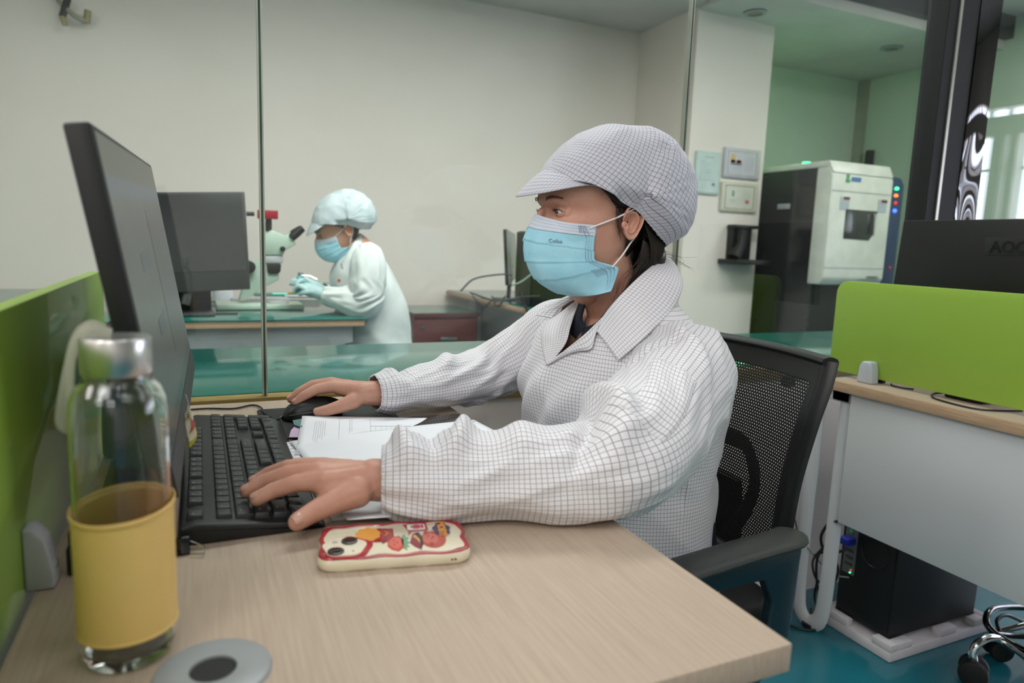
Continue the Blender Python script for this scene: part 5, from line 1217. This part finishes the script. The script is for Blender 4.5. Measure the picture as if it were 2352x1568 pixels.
for k in range(120):  # tail falling along the near side of the neck
    t_=k/119; sp_=rh.uniform(-1,1)
    strand([(.722+.045*t_,1.105-(.076-.02*t_),1.105-.01*t_),(.722+.045*t_+.003*sp_,1.105-(.068-.018*t_),1.065),(.710+.045*t_+.004*sp_,1.105-(.062-.014*t_),1.030),(.692+.040*t_+.006*sp_,1.105-(.062-.01*t_),.992+rh.uniform(-.012,.006)),(.672+.030*t_+.008*sp_,1.105-(.068-.01*t_),.965+rh.uniform(-.02,.02))],.0008)
for k in range(9):   # flyaway strands
    a=rh.uniform(0,1); strand([(.80,1.08+rh.uniform(-.03,.05),1.085),(.83+.02*a,1.08+rh.uniform(-.03,.05),1.07+rh.uniform(-.01,.015)),(.85+.03*a,1.07+rh.uniform(-.03,.05),1.06+rh.uniform(-.02,.02))],.0002)
for k in range(10):
    strand([(.72,1.022,1.11),(.715+rh.uniform(-.012,.004),1.018,1.07),(.700+rh.uniform(-.03,.0),1.022,1.03),(.69+rh.uniform(-.04,.0),1.03,.99+rh.uniform(-.03,.01))],.0003)
hm.ball((.785,1.105,1.075),(.035,.045,.035),20)
obj('hair',hm,M['hair'],woman,ang=None)

# ---------------------------------------------------------------- coat
TR=[(.30,.760,.195,.245),(.38,.755,.190,.240),(.45,.748,.180,.23),(.55,.738,.170,.218),(.65,.738,.170,.210),(.75,.745,.180,.212),(.82,.745,.185,.222),(.88,.74,.162,.215),(.93,.735,.137,.195),(.958,.735,.112,.160),(.985,.740,.092,.112),(1.000,.745,.082,.088)]
def torso(u,v,extra=0):
    z=.31+v*(1.0-.31); cx,a,b_=cval(TR,z); t=2*math.pi*u; n=2.2; ct,st=math.cos(t),math.sin(t)
    x=cx+a*abs(ct)**(2/n)*(1 if ct>0 else -1); y=1.10+b_*abs(st)**(2/n)*(1 if st>0 else -1)
    p=V((x,y,z)); nr=V((ct/a,st/b_,0)).normalized()
    am=.010*sstep(1.0,.90,z)*(.6+.6*sstep(.85,.5,z))
    q=V((x*4.5+z*3.0,y*5.0-z*2.2,z*3.2)); f=(1-2.2*abs(noise.noise(q)))*.7+(1-2*abs(noise.noise(q*2.3+V((3,1,2)))))*.3
    d=am*(f-.3)
    # long drape folds: under the arm, on the lower back, across the belly
    if st<0: d+=.010*gs(z,.60+.35*(x-.80),.035)*sstep(.80,.95,x); d-=.014*gs(z,.665+.35*(x-.80),.03)*sstep(.78,.92,x)
    if ct<0: d+=.006*math.sin((y*1.0+z*.75)*62)*sstep(.93,.80,z)*sstep(.60,.72,z)
    return p+nr*(d+extra)
CU=1.32
VP_=[(1264,826),(1262,780),(1276,735),(1300,690),(1345,655),(1460,640),(1420,690),(1384,730),(1340,775),(1300,806)]
def inpoly(x,y,P):
    c=False
    for i in range(len(P)):
        x0,y0=P[i]; x1,y1=P[i-1]
        if (y0>y)!=(y1>y) and x<(x1-x0)*(y-y0)/(y1-y0)+x0: c=not c
    return c
from mathutils.bvhtree import BVHTree
tv=[torso(i/150,j/109) for j in range(110) for i in range(150)]
tb_=BVHTree.FromPolygons(tv,[(j*150+i,j*150+(i+1)%150,(j+1)*150+(i+1)%150,(j+1)*150+i) for j in range(109) for i in range(150)])
def onT(x,y,Y,off=None):
    if off is None: return hy(x,y,Y)
    d=ray(x,y).normalized(); h=tb_.ray_cast(CAM,d)
    return (h[0]-d*off) if h[0] else hy(x,y,Y)
b=bmesh.new(); uvl=b.loops.layers.uv.new('cloth'); nu,nv=420,330
g=[[b.verts.new(torso(i/nu,j/(nv-1))) for i in range(nu)] for j in range(nv)]
def inV(p):
    if p.x>.74 or p.z<.86: return False
    d=p-CAM; z=d.dot(_f); return inpoly(1176+FPX*d.dot(_r2)/z,784-FPX*d.dot(_u2)/z,VP_)
for j in range(nv-1):
    for i in range(nu):
        q=(g[j][i],g[j][(i+1)%nu],g[j+1][(i+1)%nu],g[j+1][i]); c=sum((v.co for v in q),V())/4
        if inV(c): continue
        f=b.faces.new(q)
        for l,(a_,k_) in zip(f.loops,((i,j),(i+1,j),(i+1,j+1),(i,j+1))): l[uvl].uv=(a_/nu*CU,k_/(nv-1)*.72)
bmesh.ops.delete(b,geom=[v for v in b.verts if not v.link_faces],context='VERTS')
coat=obj('coat',MB()._add(b),M['coat'],woman,ang=None); s=coat.modifiers.new('s','SOLIDIFY'); s.thickness=.0015
def sleeve(name,path,rad,seed,creases,desk=True,amp=1.0,nu=150,nv=300,m='coat',par=None,fl0=None):
    P=catmull(path,nv); Rr_=[]; nr_=len(rad)-1
    for k in range(nv):
        t_=k/(nv-1)*nr_; Rr_.append(cval([(i,*(r if isinstance(r,tuple) else (r,r))) for i,r in enumerate(rad)],t_))
    L=[0]
    for k in range(1,nv): L.append(L[-1]+(P[k]-P[k-1]).length)
    circ=2*math.pi*sum((r[0]+r[1])/2 for r in Rr_)/nv
    fr_=[]; 
    for k in range(nv):
        t=(P[min(k+2,nv-1)]-P[max(k-2,0)]).normalized(); side=t.cross(V((0,0,1))).normalized(); up=side.cross(t).normalized(); fr_.append((t,side,up))
    b=bmesh.new(); uvl=b.loops.layers.uv.new('cloth'); g=[]
    for k in range(nv):
        t,side,up=fr_[k]; s_=k/(nv-1); row=[]
        for i in range(nu):
            a=2*math.pi*i/nu; ca,sa=math.cos(a),math.sin(a); ra,rb=Rr_[k]
            base_=P[k]+side*ca*ra+up*sa*rb; dirn=(side*ca*rb+up*sa*ra).normalized()
            q=V((ca*1.25+seed+L[k]*3,sa*1.25,L[k]*6.5+sa*.6)); q2=V((ca*2.0+L[k]*5,sa*2.0+seed,L[k]*12+ca*1.5))
            f=(1-2.4*abs(noise.noise(q)))*.65+(1-2.2*abs(noise.noise(q2)))*.35
            d=amp*.0085*(f-.35)
            for (cs_,ca0,w_s,w_a,h_,sl) in creases:   # centre along, centre angle, widths, height, slant
                da=(a-R(ca0)+math.pi)%(2*math.pi)-math.pi; d+=h_*gs(s_-sl*da,cs_,w_s)*gs(da,0,R(w_a))
            if s_>.965: d+=.0016*math.sin(a*26)*(s_-.965)/.035
            p=base_+dirn*d
            if desk:
                fl=DZ+.0022 if p.x<.472 else DZ+.0022-(p.x-.472)*1.6
                if p.z<fl+.004: p.z=fl+.004*math.exp(-(fl+.004-p.z)/.02)
            row.append(b.verts.new(p))
        g.append(row)
    G=[[v.co.copy() for v in row] for row in g]
    for k in range(nv-1):
        for i in range(nu):
            f=b.faces.new((g[k][i],g[k][(i+1)%nu],g[k+1][(i+1)%nu],g[k+1][i]))
            for l,(a_,k_) in zip(f.loops,((i,k),(i+1,k),(i+1,k+1),(i,k+1))): l[uvl].uv=(a_/nu*circ,L[k_]*1.08)
    o=obj(name,MB()._add(b),M[m],par or coat,ang=None); s=o.modifiers.new('s','SOLIDIFY'); s.thickness=.0014; return o,G,circ,L
# near sleeve
nsl=sleeve('sleeve',[(.775,1.00,.895),(.742,.915,.882),(.675,.855,.862),(.585,.790,.835),(.490,.730,.815),(.410,.738,.803),(.330,.762,.799),(.265,.780,.799),(.215,.790,.800),(.196,.795,.800)],
 [(.050,.055),(.082,.090),(.084,.092),(.082,.088),(.078,.072),(.070,.056),(.062,.050),(.062,.056),(.050,.048),(.038,.037)],1.3,
 [(.44,95,.020,45,.026,.05),(.50,100,.022,50,-.020,.05),(.62,90,.030,40,.014,.0),(.73,85,.020,35,.020,.03),(.80,90,.025,45,-.016,.0),(.885,90,.030,45,.018,-.02),(.60,-100,.04,50,.010,.1),(.35,20,.03,50,.010,.1),(.27,60,.02,60,-.010,-.1),(.20,100,.02,50,.012,.1)])
# patch pocket on the upper sleeve, following the cloth
so,G,circ,LL=nsl
def sproj(p): d=p-CAM; z=d.dot(_f); return (1176+FPX*d.dot(_r2)/z,784-FPX*d.dot(_u2)/z,z)
def nearest(x,y):
    best=None
    for k in range(20,170):
        for i in range(len(G[0])):
            p=G[k][i]; a_,b_,z=sproj(p); n_=(G[k][(i+1)%len(G[0])]-p).cross(G[k+1][i]-p); 
            cen=sum((G[k][j] for j in range(0,len(G[0]),15)),V())/10
            if (p-cen).dot(p-CAM)>0: continue
            d_=(a_-x)**2+(b_-y)**2
            if best is None or d_<best[0]: best=(d_,k,i)
    return best[1:]
pk=[nearest(*q) for q in ((1500,822),(1600,880),(1520,1018),(1412,935))]
i0=pk[0][1]; pk=[(k,i0+((i-i0+75)%150)-75) for k,i in pk]
def pkt(u,v):
    k=lerp(lerp(pk[0][0],pk[1][0],u),lerp(pk[3][0],pk[2][0],u),v); i=lerp(lerp(pk[0][1],pk[1][1],u),lerp(pk[3][1],pk[2][1],u),v)
    k0=int(k); i0_=math.floor(i); fk,fi=k-k0,i-i0_; q=lambda a,c:G[a][c%len(G[0])]
    p=lerp(lerp(q(k0,i0_),q(k0,i0_+1),fi),lerp(q(k0+1,i0_),q(k0+1,i0_+1),fi),fk); cen=sum((G[k0][j] for j in range(0,len(G[0]),15)),V())/10
    e=min(u,1-u,v,1-v); return p+(p-cen).normalized()*(.0018+.0022*sstep(0,.10,e))
def pkuv(u,v): return (u*.085+.002,v*.105+.003)
o=obj('sleeve_pocket',MB().grid(pkt,40,48,uvfn=pkuv),M['coat'],so,ang=None); s=o.modifiers.new('s','SOLIDIFY'); s.thickness=.0014; s.offset=1
# far sleeve
sleeve('sleeve',[(.72,1.25,.915),(.70,1.285,.895),(.655,1.320,.862),(.600,1.335,.836),(.545,1.335,.815),(.48,1.308,.806),(.41,1.287,.802),(.36,1.275,.802),(.318,1.265,.802),(.296,1.262,.802)],
 [(.060,.065),(.072,.078),(.072,.070),(.064,.060),(.056,.050),(.050,.046),(.046,.042),(.044,.038),(.042,.038),(.033,.031)],7.7,
 [(.60,90,.03,50,.012,.05),(.52,-90,.03,60,.010,.1),(.86,90,.03,50,.007,0),(.80,80,.02,60,-.010,0),(.45,-60,.03,60,.012,.1)],nu=110,nv=200)
def patch(name,A,B_,bul=.004,m='coat',par=None,rows=20,cols=60,uo=(0,0),rot=0,th=.0016,push=V((0,0,0))):
    PA=catmull([onT(*q) for q in A],cols); PB=catmull([onT(*q) for q in B_],cols)
    la=sum((PA[i+1]-PA[i]).length for i in range(cols-1)); wd=sum((a-b_).length for a,b_ in zip(PA,PB))/cols
    def fn(u,v):
        i=u*(cols-1); a=PA[int(round(i))]; b_=PB[int(round(i))]; n=V((-.45,-.8,.35)).normalized()
        return lerp(a,b_,v)+n*bul*math.sin(v*math.pi)+n*.0015*noise.noise(V((u*6,v*4,bul*100)))+push
    cr,sr=math.cos(rot),math.sin(rot)
    def uvf(u,v): x,y=u*la,v*wd; return (uo[0]+x*cr-y*sr,uo[1]+x*sr+y*cr)
    o=obj(name,MB().grid(fn,cols,rows,uvfn=uvf),M[m],par or coat,ang=None); s=o.modifiers.new('s','SOLIDIFY'); s.thickness=th; s.offset=0; return o
patch('collar',[(1530,588,1.12),(1495,612,1.050),(1452,650,1.022),(1412,692,1.012),(1388,722,1.012,.012),(1366,756,1.01,.012)],
               [(1558,618,1.09),(1568,655,1.02),(1548,705,.985,.008),(1504,752,.965,.008),(1464,790,.96,.008),(1420,828,.96,.008)],.008)
patch('lapel',[(1384,728,1.0,.012),(1345,766,1.0,.011),(1312,793,1.0,.010),(1282,816,1.0,.008),(1256,834,1.08,.006)],
              [(1366,770,1.0,.010),(1357,801,1.0,.007),(1322,807,1.0,.007),(1290,820,1.0,.006),(1258,838,1.07,.005)],.004,uo=(.1,.03))
patch('collar',[(1354,668,1.140),(1330,682,1.152),(1302,698,1.165),(1284,712,1.168),(1270,732,1.165)],
               [(1350,664,1.146),(1305,679,1.175),(1265,697,1.19),(1243,712,1.195),(1232,724,1.195)],.003,uo=(.2,.1))
patch('lapel',[(1336,682,1.150),(1322,715,1.13),(1310,750,1.12,.004),(1298,790,1.10,.004),(1266,832,1.09,.004)],
              [(1268,733,1.160),(1251,742,1.168),(1243,768,1.160),(1246,800,1.130,.008),(1255,837,1.10,.006)],.004,uo=(.3,.1))
# sleeve pocket on the near upper arm, chest welt
def onsl(x,y): 
    Pm=[(1365,840,.845),(1440,820,.83)]
    return None
# back of the collar, round the nape
ci_=catmull([(.786,1.085,1.060),(.800,1.115,1.058),(.794,1.150,1.048),(.768,1.176,1.028),(.728,1.190,1.004),(.690,1.186,.990),(.655,1.172,.985)],60); co_=catmull([(.822,1.062,1.026),(.858,1.11,1.016),(.848,1.175,1.004),(.806,1.222,.986),(.750,1.240,.970),(.700,1.236,.960),(.660,1.220,.958)],60)
o=obj('collar',MB().grid(lambda u,v: lerp(ci_[round(u*59)],co_[round(u*59)],v)+V((0,0,.006*math.sin(v*3.14))),60,14,uvfn=lambda u,v:(u*.22,v*.06)),M['coat'],coat,ang=None); s=o.modifiers.new('s','SOLIDIFY'); s.thickness=.0016; s.offset=0
# navy shirt inside the V
b=MB().grid(lambda u,v: V((.728+(.088-.045*v)*math.cos(2*math.pi*u)*1.0,1.105+(.115-.052*v)*math.sin(2*math.pi*u),.85+.13*v)),80,24,wrap=True)
bmv=b.bm; dl=[f for f in bmv.faces if (lambda c:c.x<.73 and abs(c.y-1.078)<cval([(.87,-.01),(.905,-.005),(.94,.018),(.99,.052)],c.z)[0])(f.calc_center_median())]; bmesh.ops.delete(bmv,geom=dl,context='FACES')
sh=obj('shirt',b,M['navy'],woman,ang=None)
def npatch(A,B_): return patch('shirt_collar',A,B_,.004,'navy',sh,12,30)
npatch([(1352,672,1.135),(1344,700,1.125),(1338,730,1.105),(1346,748,1.085)],[(1345,676,1.16),(1318,715,1.145),(1305,755,1.120),(1322,778,1.095)])
npatch([(1440,660,1.045),(1400,705,1.050),(1370,740,1.058),(1346,752,1.072)],[(1425,700,1.035),(1390,728,1.040),(1362,762,1.05),(1330,782,1.078)])
# trousers and shoes under the desk
for s in (-1,1):
    y=1.105+s*.10
    obj('trouser_leg',MB().tube(catmull([(.84,y-s*.01,.565),(.60,y,.56),(.42,y,.545),(.352,y,.49),(.34,y,.30),(.335,y,.10)],40),[(.10,.09)]*14+[(.078,.075)]*16+[(.06,.06)]*10,20),M['navy'],woman,ang=None)
    obj('shoe',MB().prism(rrect(.20,.385,y-.042,y+.042,.03,6),0.0005,.055,lambda u,v,d:V((u,v,d)),.015,3),M['dark'],woman)

# ================================================================ SECOND PERSON, in the inner lab
Q0=V((.690,1.03,1.134)); tgt=hy(799,527,3.16)
XF=Matrix.Translation(tgt)@Matrix.Rotation(R(-24),4,'Y')@Matrix.Scale(.97,4)@Matrix.Translation(-Q0)
hb=MB(); head_solid(hb); hb.mtx(XF)
yc=(XF@V((.655,1.105,1.15))).y
def q3(x,y,Y): return hy(x,y,Y)
nk0=XF@V((.70,1.105,1.06)); nk1=q3(825,572,yc)
hb.chain([(nk0,.05),(lerp(nk0,nk1,.5),.05),(nk1,.065)],16)
sh1=q3(845,600,yc-.16); sh2=q3(845,600,yc+.16); el1=q3(838,700,yc-.20); el2=q3(835,690,yc+.15); wr1=q3(748,678,yc-.12); wr2=q3(742,668,yc+.03)
hb.chain([(sh1,.045),(el1,.038),(wr1,.026)],12); hb.chain([(sh2,.045),(el2,.038),(wr2,.026)],12); hb.chain([(nk1,.06),(sh1,.045)],12); hb.chain([(nk1,.06),(sh2,.045)],12)
tz=q3(850,640,yc); hb.chain([(V((nk1.x,yc,nk1.z-.05)),.10),(V((tz.x,yc,.78)),.105),(V((tz.x+.01,yc,.58)),.12)],16)
for s_ in (-1,1): hb.chain([(V((tz.x,yc+s_*.08,.54)),.08),(V((tz.x-.36,yc+s_*.09,.53)),.06),(V((tz.x-.38,yc+s_*.09,.08)),.04)],12)
# gloved hands belong to the same body surface underneath
hands2=[]
h1=q3(706,664,yc-.07); h2=q3(700,650,yc+.0)
def glove(w0,hc,nm,lab):
    g_=MB(); d=(hc-w0).normalized(); sd=d.cross(V((0,0,1))).normalized(); upv=sd.cross(d)
    g_.chain([(w0,.027),(lerp(w0,hc,.5),.030),(hc,.030)],12)
    for k in range(4):
        b_=hc+sd*(.018*(k-1.5))+upv*.004; g_.chain([(b_,.012),(b_+d*.028+upv*.004,.0105),(b_+d*.046-upv*.012,.0095),(b_+d*.048-upv*.030,.0085)],10)
    g_.chain([(lerp(w0,hc,.6)-sd*.02,.015),(hc-sd*.028-upv*.014,.012),(hc+d*.02-sd*.020-upv*.028,.010)],10)
    return remesh(g_,.0035,3)
b2=remesh(hb,.0042,4); ear(MB(),-1)
e2=MB(); ear(e2,-1); ear(e2,1); lids(e2); e2.mtx(XF); b2._add(e2.bm)
p2=tag(obj('person',b2,M['skin2'],None,ang=None),'person in white coat and cap bent over gloved hands beside the microscope','person'); setback(p2,(tz.x,yc,.5))
eye_parts(p2,XF); lashes(p2,XF)
M['coat_keep']=M['capc']; make_cap(p2,XF,'capbg'); make_mask(p2,XF,False)
hh=MB()
b=bmesh.new(); g=[[b.verts.new(hs(i/80,j/34)) for i in range(80)] for j in range(35)]
for j in range(34):
    for i in range(80):
        q=(g[j][i],g[j][(i+1)%80],g[j+1][(i+1)%80],g[j+1][i]); c=sum((v.co for v in q),V())/4
        if hairy(c): b.faces.new(q)
bmesh.ops.delete(b,geom=[v for v in b.verts if not v.link_faces],context='VERTS'); hh._add(b); hh.mtx(XF); hh_=obj('hair',hh,M['hair'],p2,ang=None)
for w0,hc in ((wr1,h1),(wr2,h2)): obj('glove',glove(w0,hc,'glove',''),flat('glove_teal',(176,206,208),.6),p2,ang=None)
def tor2(u,v):
    z=.40+v*(nk1.z+.030-.40); k=(z-.40)/(nk1.z-.40)
    cx,a_,b_=cval([(0,tz.x+.03,.19,.22),(.35,tz.x+.02,.17,.20),(.6,tz.x+.005,.165,.205),(.78,nk1.x+.02,.15,.20),(.9,nk1.x+.008,.115,.165),(1,nk1.x,.070,.085),(1.1,nk1.x-.012,.056,.060)],k)
    t=2*math.pi*u; ct,st=math.cos(t),math.sin(t); x=cx+a_*abs(ct)**.9*(1 if ct>0 else -1); y=yc+b_*abs(st)**.9*(1 if st>0 else -1)
    f=1-2.2*abs(noise.noise(V((x*5+z*3,y*5-z*2,z*4+9)))); return V((x,y,z))+V((ct,st,0))*.010*(f-.3)*(1-k*.5)
c2=obj('coat',MB().grid(tor2,90,80,wrap=True),M['coatbg'],p2,ang=None)
sleeve('sleeve',[lerp(sh1,nk1,.35),sh1,lerp(sh1,el1,.5)+V((.005,-.01,0)),el1,lerp(el1,wr1,.5),wr1+(wr1-el1)*.05],[(.05,.05),(.075,.08),(.075,.078),(.066,.062),(.056,.052),(.036,.036)],3.1,[(.5,90,.05,60,.012,.1),(.8,90,.04,60,.010,0)],False,1.1,60,90,'coatbg',c2)
sleeve('sleeve',[lerp(sh2,nk1,.35),sh2,lerp(sh2,el2,.5),el2,lerp(el2,wr2,.5),wr2],[(.05,.05),(.07,.075),(.07,.07),(.062,.058),(.054,.050),(.034,.034)],5.1,[],False,1.1,50,70,'coatbg',c2)
def cpatch(A,B_): 
    PA=catmull([hy(*p) for p in A],20); PB=catmull([hy(*p) for p in B_],20)
    o=obj('collar',MB().grid(lambda u,v: lerp(PA[int(u*19)],PB[int(u*19)],v)+V((-.003,-.008,.003))*math.sin(v*3.1),20,8),M['coatbg'],c2,ang=None); s=o.modifiers.new('s','SOLIDIFY'); s.thickness=.002
cpatch([(826,535,yc),(812,556,yc-.07),(796,582,yc-.09),(782,606,yc-.08)],[(846,548,yc),(838,575,yc-.11),(815,600,yc-.13),(790,624,yc-.12)])
obj('lapel_badge',MB().ball(hy(779,644,yc-.15),(.007,.005,.008),8),M['button_red'],p2,label='small red badge')
t=thing('lab_stool','white stool under the lab worker, mostly hidden by the bench','stool',(tz.x+.08,yc,0))
obj('seat',MB().cyl((tz.x+.08,yc,.40),(tz.x+.08,yc,.45),.16,n=32,bev=.01),M['whitem'],t); obj('column',MB().cyl((tz.x+.08,yc,.03),(tz.x+.08,yc,.40),.025),M['chrome'],t); obj('foot',MB().cyl((tz.x+.08,yc,0),(tz.x+.08,yc,.03),.17,n=32,bev=.006),M['whitem'],t)
a=hy(694,628,yc-.02); t=thing('sample_tube','small teal tube held up in the lab worker\'s gloved fingers','tube',a)
obj('tube_body',MB().cyl(hy(688,668,yc-.03),hy(690,634,yc-.02),.016,n=14,bev=.003),flat('tube_teal',(110,190,190),.3),t); obj('tube_cap',MB().cyl(hy(690,634,yc-.02),hy(691,626,yc-.02),.013,n=14),flat('tube_cap_grey',(120,130,132),.4),t)
tag(obj('tweezers',MB().tube([hy(692,632,yc-.04),hy(712,634,yc-.05),hy(728,642,yc-.06)],[.003,.004,.005],6),M['steel']),'steel tweezers in the lab worker\'s hand','tweezers')
